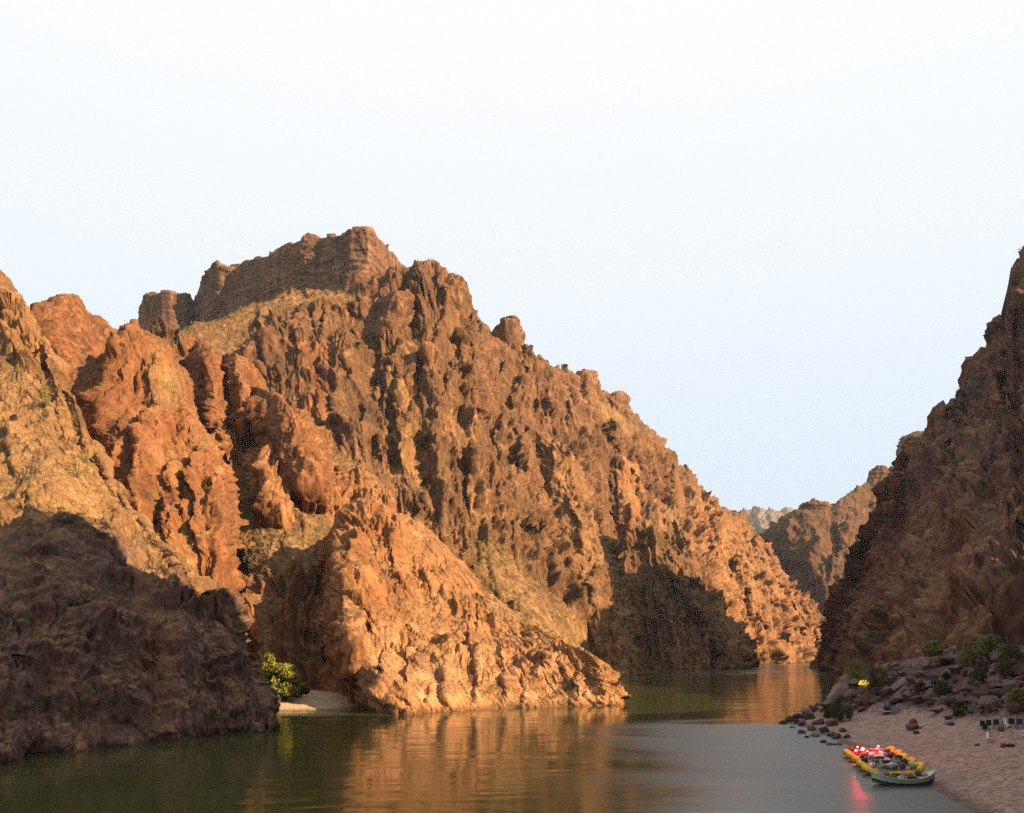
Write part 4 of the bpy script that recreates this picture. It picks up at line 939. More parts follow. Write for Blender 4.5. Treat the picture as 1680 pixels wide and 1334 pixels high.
def shrub(name, x, y, z, w, h, mat, label, seed, cat='shrub', group=None, leaves=900, leaf=None):
    rng = np.random.default_rng(seed)
    t = empty(name, (x, y, z), 0, label, cat, group)
    nc = max(7, int(leaves / 38))
    th = rng.uniform(0, 6.283, nc); rr = np.sqrt(rng.uniform(0, 1, nc)); hh = rng.uniform(.12, 1, nc)
    prof = np.sin(np.clip(hh, .05, .97) * 2.7 + .25) ** .6
    C = np.stack([rr * np.cos(th) * w * .44 * prof, rr * np.sin(th) * w * .44 * prof, hh * h * .92], 1)
    V, Q = leaf_quads(C, max(10, leaves // nc), np.array((w * .12, w * .12, h * .10)), leaf or max(.05, .035 * (w + h) / 2), rng)
    link('crown', np_mesh('crown', V, Q, mat), t)
    bm = bmesh.new()
    for k in range(6):
        tip = Vector(C[rng.integers(0, nc)]) * .85; base = Vector((rng.uniform(-.06, .06) * w, rng.uniform(-.06, .06) * w, -.15))
        tube(bm, [base, (base + tip) * .5 + Vector((0, 0, .08 * h)), tip], [.022 * h + .02, .014 * h + .012, .006 * h], 5)
    me = bpy.data.meshes.new('stem'); bm.to_mesh(me); bm.free(); me.materials.append(BARK)
    link('stem', me, t)
    return t
def tube(bm, pts, rad, n=8, caps=True):
    rings = []
    for i, p in enumerate(pts):
        p = Vector(p); a = Vector(pts[max(0, i - 1)]); b = Vector(pts[min(len(pts) - 1, i + 1)])
        d = (b - a).normalized(); up = Vector((0, 0, 1)) if abs(d.z) < .95 else Vector((1, 0, 0))
        u = d.cross(up).normalized(); v = u.cross(d).normalized(); r = rad[i] if hasattr(rad, '__len__') else rad
        rings.append([bm.verts.new(p + u * math.cos(6.2832 * k / n) * r + v * math.sin(6.2832 * k / n) * r) for k in range(n)])
    for A, B in zip(rings[:-1], rings[1:]):
        for k in range(n): bm.faces.new((A[k], A[(k + 1) % n], B[(k + 1) % n], B[k]))
    if caps:
        bm.faces.new(rings[0][::-1]); bm.faces.new(rings[-1])

# bay on the left
for nm, px, D, w, h, mt, lb, z in (
        ('bay_tree', 466, 152, 7.4, 7.4, LEAF_LIME, 'bright lime green leafy tree behind the pale sand bar', None),
        ('bay_shrub', 441, 153, 3.4, 9.0, LEAF_LIME, 'tall narrow yellow-green shrub hugging the dark cliff beside the sand bar', None),
        ('bay_shrub', 487, 156, 2.4, 4.0, LEAF_OLIVE, 'low olive shrub on the outer side of the bay tree', None), ('bay_shrub', 500, 160, 2.0, 2.2, LEAF_OLIVE, 'small olive tuft at the back of the sand bar', None),
        ('bay_shrub', 452, 147, 1.6, 2.4, LEAF_SAGE, 'dry tan shrub in front of the bay tree on the sand', None)):
    x = (px - CX) / F * D
    shrub(nm, x, D, bar_z(x, D) - .2, w, h, mt, lb, px, 'tree' if 'tree' in nm else 'shrub', leaves=4200, leaf=.26)
def hill_shrub(nm, px, py, w, h, mt, lb, leaves=500, group=None):
    """stand a shrub on whatever slope lies behind that pixel"""
    dirv = Vector(((px - CX) / F, 1, -(py - HY) / F)).normalized()
    ok, loc, nrm_, _, _, _ = SC.ray_cast(DG, Vector((0, 0, CAM_H)), dirv)
    if not ok: return
    m2 = loc.y / F
    shrub(nm, loc.x, loc.y, loc.z - .25, w * m2, h * m2, mt, lb, int(px * 7 + py), leaves=leaves, group=group)
bpy.context.view_layer.update(); DG = bpy.context.evaluated_depsgraph_get()
for a in ((75, 668, 34, 40, LEAF_OLIVE, 'soft green shrub on the upper left slope'), (126, 784, 34, 46, LEAF_OLIVE, 'soft green shrub on the sunlit rubble above the dark cliff'), (245, 822, 16, 22, LEAF_OLIVE, 'small green bush at the foot of the red buttress'),
          (412, 1064, 20, 30, LEAF_LIME, 'yellow-lit bush on the shaded wall above the bay'), (802, 920, 26, 22, LEAF_OLIVE, 'rounded olive bush at the head of the pale talus gully'), (850, 1004, 18, 40, LEAF_OLIVE, 'tall thin olive shrub in the middle of the talus gully'),
          (864, 1040, 26, 26, LEAF_OLIVE, 'bushy olive shrub at the lower end of the talus gully'), (975, 1086, 16, 14, LEAF_OLIVE, 'green bush behind the tip of the orange spur'), (993, 1100, 14, 14, LEAF_OLIVE, 'small green bush by the water behind the orange spur'),
          (1022, 990, 8, 16, LEAF_OLIVE, 'small green bush on the edge of the tawny buttress'), (1254, 1088, 15, 28, LEAF_LIME, 'bright yellow-green bush at the waterline below the far rib'), (742, 682, 14, 12, LEAF_OLIVE, 'green bush high on the brown mountain face'),
          (1060, 1100, 30, 22, LEAF_DARK, 'dark bush at the foot of the shaded recess'), (1090, 1103, 26, 14, LEAF_DARK, 'low dark bush by the water under the shaded recess'), (1010, 1050, 10, 16, LEAF_OLIVE, 'small bush low on the tawny buttress'),
          (455, 840, 20, 14, LEAF_SAGE, 'sage bush at the top of the tan shelf'), (522, 872, 12, 12, LEAF_OLIVE, 'green bush at the edge of the tan shelf'), (330, 985, 22, 12, LEAF_SAGE, 'dry bush on the shoulder of the dark cliff'), (20, 1180, 44, 40, LEAF_DARK, 'dark bush low on the shaded cliff at the left edge'),
          (110, 858, 60, 30, LEAF_DARK, 'wide dark bush on the brow of the dark cliff'), (60, 880, 40, 26, LEAF_DARK, 'dark bush on the brow of the dark cliff near the left edge'), (165, 878, 44, 26, LEAF_DARK, 'dark bush on the sloping brow of the dark cliff'), (1245, 1088, 14, 9, LEAF_DARK, 'low dark bush beside the yellow-green one by the far water')):
    hill_shrub('hill_shrub', *a)
# right bank
for px, py, w, h, mt, lb in ((1380, 1184, 3.6, 4.0, LEAF_DARK, 'large rounded dark green bush on the rocky point'), (1358, 1178, 2.2, 2.4, LEAF_DARK, 'smaller dark bush at the water side of the large bush'), (1404, 1122, 4.0, 5.6, LEAF_OLIVE, 'tall olive bush beside the yellow tent'),
                             (1436, 1133, 4.6, 4.0, LEAF_DARK, 'dark green bush on the land side of the yellow tent'), (1574, 1174, 2.0, 2.0, LEAF_DARK, 'small round green bush at the top of the sand'), (1604, 1146, 2.6, 3.2, LEAF_DARK, 'dark green bush in the rubble behind the chairs'), (1658, 1112, 4.0, 4.6, LEAF_DARK, 'big dark green bush at the right edge of the rubble slope'),
                             (1546, 1142, 2.6, 2.2, LEAF_DARK, 'low bush between boulders above the sand'), (1592, 1096, 4.0, 4.0, LEAF_OLIVE, 'olive bush halfway up the rubble slope'), (1625, 1078, 3.6, 3.2, LEAF_OLIVE, 'olive bush high on the rubble slope'), (1510, 1138, 2.2, 1.8, LEAF_DARK, 'low green tuft beside the long pale slab'), (1668, 1160, 2.4, 2.2, LEAF_OLIVE, 'dry bush right behind the last chairs'),
                             (1400, 1146, 2.2, 2.0, LEAF_DARK, 'small bush between the large bush and the tent'), (1530, 1080, 3.6, 3.0, LEAF_OLIVE, 'olive bush at the foot of the shaded wall')):
    x, y, z = ground_at(px, py)
    shrub('bank_shrub', x, y, z - .15, w, h, mt, lb, px + py, leaves=3200 if w > 2.5 else 1800, leaf=.13)

# scattered desert scrub on the slopes: too many to count
rng = np.random.default_rng(3)
Cs = np.array([p for p, s_ in SCRUB]); Ss = np.array([s_ for p, s_ in SCRUB])
far_k = np.clip(Cs[:, 1] / 260., .45, 1.4)
n_l = 16
C = np.repeat(Cs, n_l, 0); Sz = np.repeat(Ss * far_k, n_l)[:, None]
P = C + rng.normal(0, .45, C.shape) * Sz + np.array((0, 0, .35)) * Sz
a = rng.normal(0, 1, C.shape); a /= np.linalg.norm(a, axis=1, keepdims=True); b = np.cross(a, rng.normal(0, 1, C.shape)); b /= np.linalg.norm(b, axis=1, keepdims=True)
V = np.stack([P - a * Sz * .3, P + b * Sz * .2, P + a * Sz * .3, P - b * Sz * .2], 1).reshape(-1, 3)
tag(link('desert_scrub', np_mesh('desert_scrub', V, np.arange(len(V)).reshape(-1, 4), LEAF_SAGE)), 'small dry desert scrub dotted over the slopes', 'scrub', kind='stuff')

# ------------------------------------------------------------------ boats
YELLOW = pbr('yellow_raft_rubber', (.62, .36, .012), .5, .4, var=.10, scale=3); GREY_RUB = pbr('grey_raft_floor', (.16, .16, .17), .7); STEEL = pbr('aluminium_frame', (.45, .45, .46), .35, .5, .8)
WHITE = pbr('white_plastic', (.62, .60, .57), .5); BLACK = pbr('black_fabric', (.018, .02, .022), .85); GREENC = pbr('dark_green_fabric', (.02, .045, .035), .85); NAVY = pbr('navy_fabric', (.03, .035, .07), .8)
REDF = pbr('dark_red_fabric', (.16, .03, .025), .8); GREYF = pbr('grey_bag', (.20, .18, .175), .8); BROWNF = pbr('brown_bag', (.12, .075, .055), .85); ORANGE_P = pbr('orange_plastic', (.42, .09, .02), .55); BLUE_P = pbr('pale_blue_sheet', (.32, .40, .52), .7)
WOOD = pbr('oiled_wood', (.20, .12, .065), .6, scale=14); CREAM = pbr('cream_hull_paint', (.36, .38, .31), .55, scale=5); HULLDARK = pbr('dark_hull_stripe', (.02, .022, .02), .5); HULLGREEN = pbr('green_hull_bottom', (.035, .10, .07), .5)

def new_part(name, build, mat, parent, smooth=False, loc=None, rot=None):
    bm = bmesh.new(); build(bm); me = bpy.data.meshes.new(name); bmesh.ops.recalc_face_normals(bm, faces=bm.faces); bm.to_mesh(me); bm.free(); me.materials.append(mat)
    if smooth:
        for p_ in me.polygons: p_.use_smooth = True
    return link(name, me, parent, loc, rot)
def box(bm, c, s, bev=0.0, rz=0.0):
    r = bmesh.ops.create_cube(bm, size=1.0)
    M = Matrix.Translation(c) @ Matrix.Rotation(rz, 4, 'Z') @ Matrix.Diagonal((s[0], s[1], s[2], 1))
    bmesh.ops.transform(bm, matrix=M, verts=r['verts'])
    if bev:
        ed = list({e for v in r['verts'] for e in v.link_edges}); bmesh.ops.bevel(bm, geom=ed, offset=bev, segments=2, affect='EDGES')

def raft_outline(n=56, L=5.4, Wd=2.1, r=.27):
    pts = []
    for k in range(n):
        t = 2 * math.pi * k / n
        x = math.copysign(abs(math.cos(t)) ** .62, math.cos(t)) * (L / 2 - r); y = math.copysign(abs(math.sin(t)) ** .62, math.sin(t)) * (Wd / 2 - r)
        e = abs(x) / (L / 2 - r)
        pts.append(Vector((x, y, r * .85 + .62 * max(0, e - .58) ** 1.5 / (.42 ** 1.5) * (1.0 if x > 0 else .85))))
    return pts
def closed_tube(bm, pts, r, m=10):
    n = len(pts); rings = []
    for i in range(n):
        d = (pts[(i + 1) % n] - pts[i - 1]).normalized(); u = d.cross(Vector((0, 0, 1))).normalized(); v = u.cross(d)
        rings.append([bm.verts.new(pts[i] + (u * math.cos(6.2832 * k / m) + v * math.sin(6.2832 * k / m)) * r) for k in range(m)])
    for i in range(n):
        A, B = rings[i], rings[(i + 1) % n]
        for k in range(m): bm.faces.new((A[k], A[(k + 1) % m], B[(k + 1) % m], B[k]))
RAFT_PTS = raft_outline()
def raft_floor(bm):
    ring = [bm.verts.new((p.x * .93, p.y * .9, p.z - .06)) for p in RAFT_PTS]; c = bm.verts.new((0, 0, .14))
    for i in range(len(ring)): bm.faces.new((ring[i], ring[(i + 1) % len(ring)], c))
def make_raft(loc, rz, label):
    t = empty('raft', loc, rz, label, 'raft', 'yellow rafts moored side by side')
    new_part('tube', lambda bm: closed_tube(bm, RAFT_PTS, .26), YELLOW, t, True)
    new_part('floor', raft_floor, GREY_RUB, t)
    for x in (-1.0, 1.15): new_part('thwart', lambda bm: tube(bm, [(x, -.78, .34), (x, 0, .36), (x, .78, .34)], [.17, .19, .17], 10), YELLOW, t, True)
    def frame(bm):
        for y in (-.72, .72): tube(bm, [(-1.5, y, .53), (1.5, y, .53)], .028, 6)
        for x in (-1.5, -.5, .5, 1.5): tube(bm, [(x, -.72, .53), (x, .72, .53)], .028, 6)
    new_part('frame', frame, STEEL, t)
    for s_ in (-1, 1):
        o = new_part('oar', lambda bm: (tube(bm, [(-1.6, s_ * .86, .60), (1.3, s_ * .80, .62)], .024, 6), box(bm, (1.62, s_ * .795, .62), (.65, .15, .025), .01)), WOOD, t)
    def line(bm):
        tube(bm, [p + Vector((p.x, p.y, 0)).normalized() * .262 + Vector((0, 0, .05)) for p in RAFT_PTS] + [RAFT_PTS[0] + Vector((.262, 0, .05))], .012, 4, False)
    new_part('grab_line', line, BLACK, t)
    return t
RAFTS = []
where = ('yellow raft moored right behind the wooden dory', 'second yellow raft from the dory', 'middle yellow raft of the moored row', 'yellow raft next to the farthest one, under the red lamp', 'farthest yellow raft of the moored row')
for i in range(5):
    x = 33.5 + i * .74; y = 69.6 + i * 2.8
    RAFTS.append(make_raft((x, y, -.03), math.radians(2 + 3 * ((i * 7) % 3 - 1)), where[i]))
    RAFTS[-1].rotation_euler[1] = math.radians(-2.5)

# load on the rafts: every bag, box and can its own thing
def bag_mesh(name, mat, seed):
    bm = bmesh.new(); bmesh.ops.create_uvsphere(bm, u_segments=14, v_segments=9, radius=1)
    P = np.array([v.co for v in bm.verts], np.float32); nz = fbm(P * 1.3 + seed * 2.2, seed, 3)
    for v, n in zip(bm.verts, nz):
        c = v.co; q = (abs(c.x) ** 2.6 + abs(c.y) ** 2.6 + abs(c.z) ** 2.6) ** (1 / 2.6); v.co = c / q * (1 + .16 * n)
    me = bpy.data.meshes.new(name); bm.to_mesh(me); bm.free(); me.materials.append(mat)
    for p_ in me.polygons: p_.use_smooth = True
    return me
BAGS = {k: [bag_mesh('body', m, j + 3) for j in range(2)] for k, m in (('grey', GREYF), ('brown', BROWNF), ('black', BLACK), ('navy', NAVY), ('red', REDF), ('white', WHITE), ('orange', ORANGE_P))}
def strap_mesh():
    bm = bmesh.new()
    for x in (-.45, .45):
        ring = [Vector((x, math.cos(a) * 1.06, math.sin(a) * 1.06)) for a in [6.2832 * k / 18 for k in range(18)]]
        ring = [Vector((v.x, *(Vector((v.y, v.z)) * (1.0 / (abs(v.y / 1.06) ** 2.6 + abs(v.z / 1.06) ** 2.6) ** (1 / 2.6))))) for v in ring]
        closed_tube(bm, ring, .05, 5) if False else None
        A = [bm.verts.new(v + Vector((-.07, 0, 0))) for v in ring]; B = [bm.verts.new(v + Vector((.07, 0, 0))) for v in ring]
        for k in range(18): bm.faces.new((A[k], A[(k + 1) % 18], B[(k + 1) % 18], B[k]))
    me = bpy.data.meshes.new('strap'); bm.to_mesh(me); bm.free(); me.materials.append(BLACK); return me
STRAP = strap_mesh()
def dry_bag(loc, size, col, label, group=None, rz=None):
    t = empty('dry_bag', loc, random.uniform(0, 3.1) if rz is None else rz, label, 'bag', group)
    link('body', random.choice(BAGS[col]), t, (0, 0, size[2]), None, size); link('strap', STRAP, t, (0, 0, size[2]), None, size)
    return t
def cooler(loc, size, mat, label, group=None, rz=0.0):
    t = empty('cooler_box', loc, rz, label, 'cooler', group)
    new_part('body', lambda bm: box(bm, (0, 0, size[2] * .4), (size[0], size[1], size[2] * .8), .03), mat, t)
    new_part('lid', lambda bm: box(bm, (0, 0, size[2] * .9), (size[0] * 1.04, size[1] * 1.06, size[2] * .19), .03), WHITE if mat is not WHITE else GREYF, t)
    for s_ in (-1, 1): new_part('handle', lambda bm: tube(bm, [(s_ * size[0] * .54, -.1, size[2] * .55), (s_ * size[0] * .6, 0, size[2] * .55), (s_ * size[0] * .54, .1, size[2] * .55)], .02, 5), BLACK, t)
    return t
which = ('on the raft behind the dory', 'on the second raft from the dory', 'on the middle raft', 'on the raft under the red lamp', 'on the farthest raft')
for i, r in enumerate(RAFTS):
    bx, by = r.location.x, r.location.y
    for k in range(8):
        lx = -1.75 + .47 * k + random.uniform(-.1, .1); ly = (-1) ** k * random.uniform(.12, .5)
        col = random.choice(('grey', 'grey', 'brown', 'brown', 'black', 'navy', 'white'))
        sz = (random.uniform(.26, .42), random.uniform(.2, .3), random.uniform(.17, .28))
        dry_bag((bx + lx, by + ly, .50 + random.uniform(0, .14)), sz, col, '%s dry bag lashed %s' % (col, which[i]), '%s bags %s' % (col, which[i]))
    cooler((bx - .15, by + .05, .50), (.95, .5, .45), WHITE if i % 2 else GREYF, '%s cooler box %s' % ('white' if i % 2 else 'grey', which[i]))
    cooler((bx + .85, by - .1, .50), (.55, .42, .36), GREYF if i % 2 else WHITE, 'small %s lidded box %s' % ('grey' if i % 2 else 'white', which[i]))

# lit red lamps on the far rafts; added ones round the largest widen its glow
def lamp(loc, power, size, label):
    t = empty('red_lamp', loc, 0, label, 'lamp')
    new_part('housing', lambda bm: (tube(bm, [(0, 0, -.10), (0, 0, -.02)], [.07, .06], 10), tube(bm, [(0, 0, size * 2), (0, 0, size * 2 + .06)], [size * .9, size * .6], 10)), BLACK, t)
    new_part('bulb', lambda bm: bmesh.ops.create_uvsphere(bm, u_segments=14, v_segments=9, radius=size, matrix=Matrix.Translation((0, 0, size))), pbr('red_lamp_glass', (.9, .05, .04), .4, emit=((1.0, .06, .045), 8.0)), t, True)
    ld = bpy.data.lights.new('red_lamp_light', 'POINT'); ld.energy = power; ld.color = (1.0, .05, .05); ld.shadow_soft_size = .12
    lo = bpy.data.objects.new('red_lamp_light', ld); COL.objects.link(lo); lo.parent = t; lo.location = (0, -.28, size * 2 + .25)
    return t
r3, r4 = RAFTS[3].location, RAFTS[4].location
lamp((r3.x - 1.25, r3.y - .1, 1.06), 80, .17, 'brightest and largest red lamp glowing among the bags on the far rafts')
lamp((r3.x - 1.75, r3.y + .3, .95), 50, .10, 'extra red lamp added to widen the glow at the stern side of the largest red lamp')
lamp((r3.x - .70, r3.y + .1, .92), 50, .09, 'extra red lamp added to widen the glow at the bow side of the largest red lamp')
lamp((r4.x - 1.35, r4.y - .3, 1.02), 50, .09, 'extra red lamp added to widen the glow behind the largest one on the farthest raft')
lamp((r4.x + .75, r4.y - .3, 1.10), 45, .10, 'small red lamp glowing toward the bow of the farthest raft')
lamp((r3.x + .20, r3.y - .6, .98), 25, .07, 'smallest red lamp low between the two far rafts')

# the wooden dory
def make_dory(loc, rz):
    t = empty('dory', loc, rz, 'wooden dory with pale hull, dark stripe and upswept ends moored nearest the viewer', 'boat')
    NS = 25; L = 5.2
    def sec(i):
        u = -1 + 2 * i / (NS - 1)
        half = .98 * max(0, 1 - abs(u) ** 2.4) ** .75 + .012; sheer = .56 + .52 * abs(u) ** 2.2 + (.12 * u ** 4 if u > 0 else 0); bot = -.05 + .30 * abs(u) ** 2.6
        return u * L / 2 * (1 + .0), half, sheer, bot
    def band(bm, f0, f1, out=0.0):
        prev = None
        for s_ in (-1, 1):
            prev = None
            for i in range(NS):
                x, h, sh, bo = sec(i)
                def P(f): return Vector((x * (1 + .05 * f), s_ * (h * (.70 + .30 * f) + out), bo + (sh - bo) * f))
                cur = (bm.verts.new(P(f0)), bm.verts.new(P(f1)))
                if prev: bm.faces.new((prev[0], cur[0], cur[1], prev[1]))
                prev = cur
    def bottom(bm):
        prev = None
        for i in range(NS):
            x, h, sh, bo = sec(i); cur = (bm.verts.new((x, -h * .70, bo)), bm.verts.new((x, h * .70, bo)))
            if prev: bm.faces.new((prev[0], prev[1], cur[1], cur[0]))
            prev = cur
    new_part('hull_bottom', bottom, HULLGREEN, t)
    new_part('lower_strake', lambda bm: band(bm, 0, .22), HULLGREEN, t, True)
    new_part('stripe', lambda bm: band(bm, .22, .40, .004), HULLDARK, t, True)
    new_part('upper_strake', lambda bm: band(bm, .40, .97, .002), CREAM, t, True)
    def gun(bm):
        for s_ in (-1, 1): tube(bm, [Vector((sec(i)[0] * 1.05, s_ * sec(i)[1], sec(i)[2])) for i in range(NS)], .040, 6)
    new_part('gunwale', gun, CREAM, t)
    def deck(bm):
        for a, b in ((0, 7), (17, NS - 1)):
            prev = None
            for i in range(a, b + 1):
                x, h, sh, bo = sec(i); cur = (bm.verts.new((x, -h * .96, sh - .05)), bm.verts.new((x, h * .96, sh - .05)))
                if prev: bm.faces.new((prev[0], prev[1], cur[1], cur[0]))
                prev = cur
    new_part('deck', deck, CREAM, t)
    for x in (-.75, .1, .95): new_part('thwart', lambda bm: box(bm, (x, 0, .42), (.30, 1.66, .05), .01), WOOD, t)
    new_part('hatch', lambda bm: box(bm, (1.55, 0, .66), (.5, .7, .05), .01), WOOD, t)
    for s_ in (-1, 1): new_part('oar', lambda bm: (tube(bm, [(-1.7, s_ * .55, .78), (1.5, s_ * .72, .74)], .025, 6), box(bm, (1.85, s_ * .735, .735), (.7, .16, .025), .01)), WOOD, t)
    return t
DORY = make_dory((31.9, 64.6, .02), math.radians(3))
for dx, dy, sz, col in ((-1.55, .1, (.36, .3, .22), 'grey'), (-1.05, -.25, (.34, .26, .2), 'brown'), (-.45, .2, (.4, .28, .22), 'black'), (-.35, -.35, (.32, .24, .17), 'white'), (.5, .2, (.4, .3, .2), 'brown'), (.55, -.3, (.38, .24, .18), 'navy'), (1.3, .12, (.24, .22, .24), 'red'), (1.75, -.1, (.34, .24, .14), 'grey')):
    dry_bag((31.9 + dx, 64.6 + dy + dx * .05, .46 + (.2 if abs(dx) > 1.2 else 0)), sz, col, '%s bag stowed in the wooden dory' % col, '%s bags in the dory' % col)
cooler((32.15, 64.75, .46), (.8, .4, .34), WHITE, 'white box amidships in the wooden dory', rz=.1)

# ------------------------------------------------------------------ camp on the sand
def camp_chair(px, py, mat, rz, label, group=None, cover=False):
    x, y, z = ground_at(px, py)
    t = empty('camp_chair', (x, y, z), rz, label, 'chair', group)
    w, d = .30, .26
    new_part('seat', lambda bm: box(bm, (0, 0, .43), (.58, .50, .035), .012), mat, t)
    new_part('backrest', lambda bm: box(bm, (0, .27, .74), (.58, .035, .60), .012), mat, t, rot=(math.radians(-4), 0, 0))
    for sx in (-1, 1):
        new_part('leg', lambda bm: tube(bm, [(sx * w, -d, 0), (sx * w, d * .6, .46)], .02, 6), BLACK, t); new_part('leg', lambda bm: tube(bm, [(sx * w, d, 0), (sx * w, -d * .8, .46)], .02, 6), BLACK, t)
        new_part('armrest', lambda bm: box(bm, (sx * .31, 0, .64), (.06, .5, .03), .01), BLACK, t)
        new_part('back_post', lambda bm: tube(bm, [(sx * .29, .25, .40), (sx * .29, .30, 1.05)], .02, 6), BLACK, t)
    if cover:
        def towel(bm):
            prof = [(-.30, .30), (-.27, .47), (.20, .48), (.235, .70), (.25, 1.06), (.31, 1.07), (.335, .75)]
            A = [bm.verts.new((-.25, a, b)) for a, b in prof]; B = [bm.verts.new((.25, a, b)) for a, b in prof]
            for k in range(len(prof) - 1): bm.faces.new((A[k], A[k + 1], B[k + 1], B[k]))
        new_part('towel', towel, WHITE, t)
    return t
camp_chair(1615, 1198, BLACK, .15, 'black camp chair at the end of the row nearest the boats'); camp_chair(1625, 1197, BLACK, .1, 'second black camp chair from the boat end of the row')
camp_chair(1637, 1196, GREENC, .05, 'dark green camp chair between the black chairs and the towel-draped one'); camp_chair(1651, 1196, GREENC, 0, 'dark camp chair draped with a white towel', cover=True)
camp_chair(1662, 1196, BLACK, -.05, 'black camp chair just past the towel-draped one'); camp_chair(1675, 1196, NAVY, -.1, 'dark camp chair cut by the right edge of the picture')
camp_chair(1626, 1219, WHITE, 1.5, 'white camp chair standing alone in front of the row'); camp_chair(1620, 1204, BLACK, .4, 'black camp chair set in front of the first row chair')
def table(px, py, rz, label, L=1.5, top=STEEL):
    x, y, z = ground_at(px, py); t = empty('camp_table', (x, y, z), rz, label, 'table')
    new_part('tabletop', lambda bm: box(bm, (0, 0, .72), (L, .65, .04), .012), top, t)
    for sx in (-1, 1):
        for sy in (-1, 1): new_part('leg', lambda bm: tube(bm, [(sx * L * .44, sy * .27, 0), (sx * L * .44, sy * .27, .70)], .018, 6), STEEL, t)
    return t
table(1676, 1212, .1, 'pale folding table at the right edge of the picture', top=BLUE_P); table(1652, 1222, .4, 'low brown camp table in front of the chairs', 1.0, WOOD)
def on_sand(px, py, fn, *a, **k):
    x, y, z = ground_at(px, py); return fn((x, y, z - .03), *a, **k)
on_sand(1494, 1198, dry_bag, (.62, .45, .42), 'brown', 'large brown bag in the heap on the sand above the rafts'); on_sand(1502, 1196, dry_bag, (.45, .40, .34), 'brown', 'smaller brown bag leaning on the large one in the heap')
on_sand(1498, 1192, dry_bag, (.55, .4, .5), 'red', 'dark red bag at the back of the heap on the sand'); on_sand(1503, 1204, dry_bag, (.36, .28, .2), 'navy', 'dark blue bag at the front of the heap on the sand')
on_sand(1555, 1189, dry_bag, (.45, .35, .28), 'grey', 'grey bag on the open sand below the small round bush'); on_sand(1561, 1190, dry_bag, (.34, .28, .22), 'navy', 'dark bag touching the grey bag on the open sand'); on_sand(1556, 1180, dry_bag, (.5, .35, .24), 'navy', 'dark blue bag behind the grey bag on the open sand')
on_sand(1545, 1168, dry_bag, (.26, .22, .18), 'black', 'tiny black bag high on the sand'); on_sand(1603, 1224, dry_bag, (.22, .18, .12), 'navy', 'tiny dark bundle alone on the open sand below the chairs')
on_sand(1647, 1226, dry_bag, (.3, .22, .2), 'red', 'dark red bag on the ground beside the low table'); on_sand(1659, 1226, dry_bag, (.36, .2, .16), 'black', 'black bag on the ground beside the low table'); on_sand(1642, 1200, dry_bag, (.3, .25, .3), 'brown', 'brown bag between the chairs')
on_sand(1456, 1166, dry_bag, (.5, .35, .3), 'navy', 'blue bag on the small camp mat high on the beach'); on_sand(1463, 1166, dry_bag, (.36, .26, .26), 'brown', 'tan bag at the end of the small camp mat')
def mat_sheet(loc):
    t = empty('camp_mat', loc, .1, 'pale blue sleeping mat spread high on the beach', 'mat')
    new_part('mat', lambda bm: box(bm, (0, 0, .08), (1.9, .7, .07), .03), BLUE_P, t); new_part('ground_sheet', lambda bm: box(bm, (0, 0, .025), (2.9, 1.5, .02), .005), NAVY, t)
on_sand(1459, 1168, mat_sheet)
def bucket(loc):
    t = empty('bucket', loc, 0, 'orange bucket with a white lid beside the heap of bags', 'bucket')
    new_part('body', lambda bm: tube(bm, [(0, 0, 0), (0, 0, .40)], [.17, .21], 16), ORANGE_P, t); new_part('lid', lambda bm: tube(bm, [(0, 0, .40), (0, 0, .45)], [.225, .22], 16), WHITE, t)
    new_part('handle', lambda bm: tube(bm, [(-.22, 0, .34), (-.18, 0, .54), (0, 0, .60), (.18, 0, .54), (.22, 0, .34)], .01, 5), STEEL, t)
on_sand(1510, 1196, bucket)
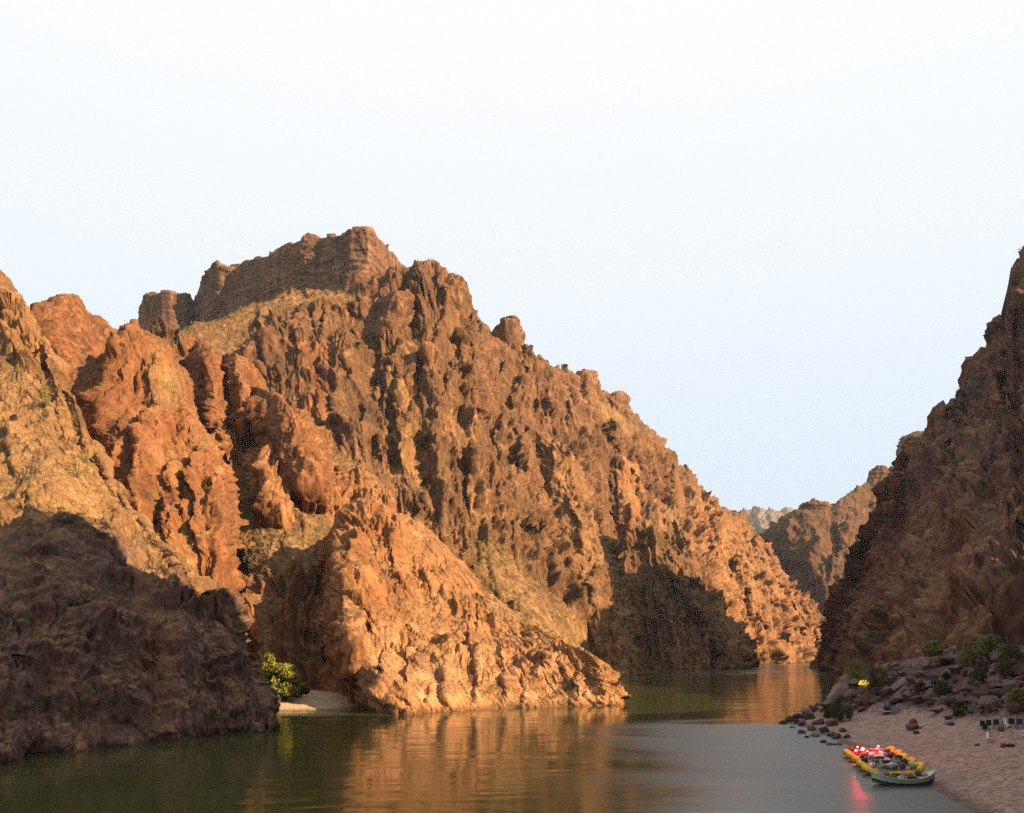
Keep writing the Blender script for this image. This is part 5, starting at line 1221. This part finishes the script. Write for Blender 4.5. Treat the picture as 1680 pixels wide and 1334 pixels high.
def tent(px, py):
    x, y, z = ground_at(px, py)
    t = empty('tent', (x, y, z), .3, 'glowing yellow dome tent between the green bushes', 'tent')
    m = bpy.data.materials.new('yellow_tent_cloth'); m.use_nodes = True; nt = m.node_tree
    t.scale = (.62, .62, .62)
    tr = nt.nodes.new('ShaderNodeBsdfTranslucent'); tr.inputs['Color'].default_value = (.85, .72, .08, 1); b = nt.nodes['Principled BSDF']; b.inputs['Base Color'].default_value = (.7, .6, .06, 1); b.inputs['Roughness'].default_value = .8
    ms = nt.nodes.new('ShaderNodeMixShader'); ms.inputs[0].default_value = .55; nt.links.new(b.outputs[0], ms.inputs[1]); nt.links.new(tr.outputs[0], ms.inputs[2]); nt.links.new(ms.outputs[0], nt.nodes['Material Output'].inputs['Surface'])
    def dome(bm):
        n, k_ = 20, 7; rings = []
        for j in range(k_):
            a = j / (k_ - 1) * 1.5; rings.append([bm.verts.new((1.5 * math.cos(a) * math.cos(6.2832 * i / n) * (1 + .08 * math.cos(6.2832 * i / n * 2)), 1.2 * math.cos(a) * math.sin(6.2832 * i / n), 1.35 * math.sin(a))) for i in range(n)])
        for A, B in zip(rings[:-1], rings[1:]):
            for i in range(n): bm.faces.new((A[i], A[(i + 1) % n], B[(i + 1) % n], B[i]))
        bm.faces.new(rings[-1])
    new_part('canopy', dome, m, t, True)
    for a0 in (.6, 2.2): new_part('pole', lambda bm: tube(bm, [(1.53 * math.cos(a) * math.cos(a0), 1.24 * math.cos(a) * math.sin(a0), 1.38 * math.sin(a)) for a in [math.pi * k / 12 for k in range(13)]], .015, 5), STEEL, t)
    ld = bpy.data.lights.new('tent_lantern', 'POINT'); ld.energy = 14; ld.color = (1, .85, .45); ld.shadow_soft_size = .1
    lo = bpy.data.objects.new('tent_lantern', ld); COL.objects.link(lo); lo.parent = t; lo.location = (0, 0, .6)
tent(1417, 1124)

# ------------------------------------------------------------------ haze: pale air between the canyon walls and beyond
hb = bpy.data.materials.new('haze_air'); hb.use_nodes = True
hn = hb.node_tree; hn.nodes.clear(); ho = hn.nodes.new('ShaderNodeOutputMaterial'); hv = hn.nodes.new('ShaderNodeVolumePrincipled')
hv.inputs['Color'].default_value = (.70, .86, 1, 1); hv.inputs['Density'].default_value = .00004; hv.inputs['Anisotropy'].default_value = 0.0
hn.links.new(hv.outputs[0], ho.inputs['Volume'])
def haze_box(bm): box(bm, (300, 1520, 246), (2700, 3760, 508))
ho_ = new_part('haze', haze_box, hb, None); tag(ho_, 'faint pale air haze filling the canyon', 'haze', kind='stuff')
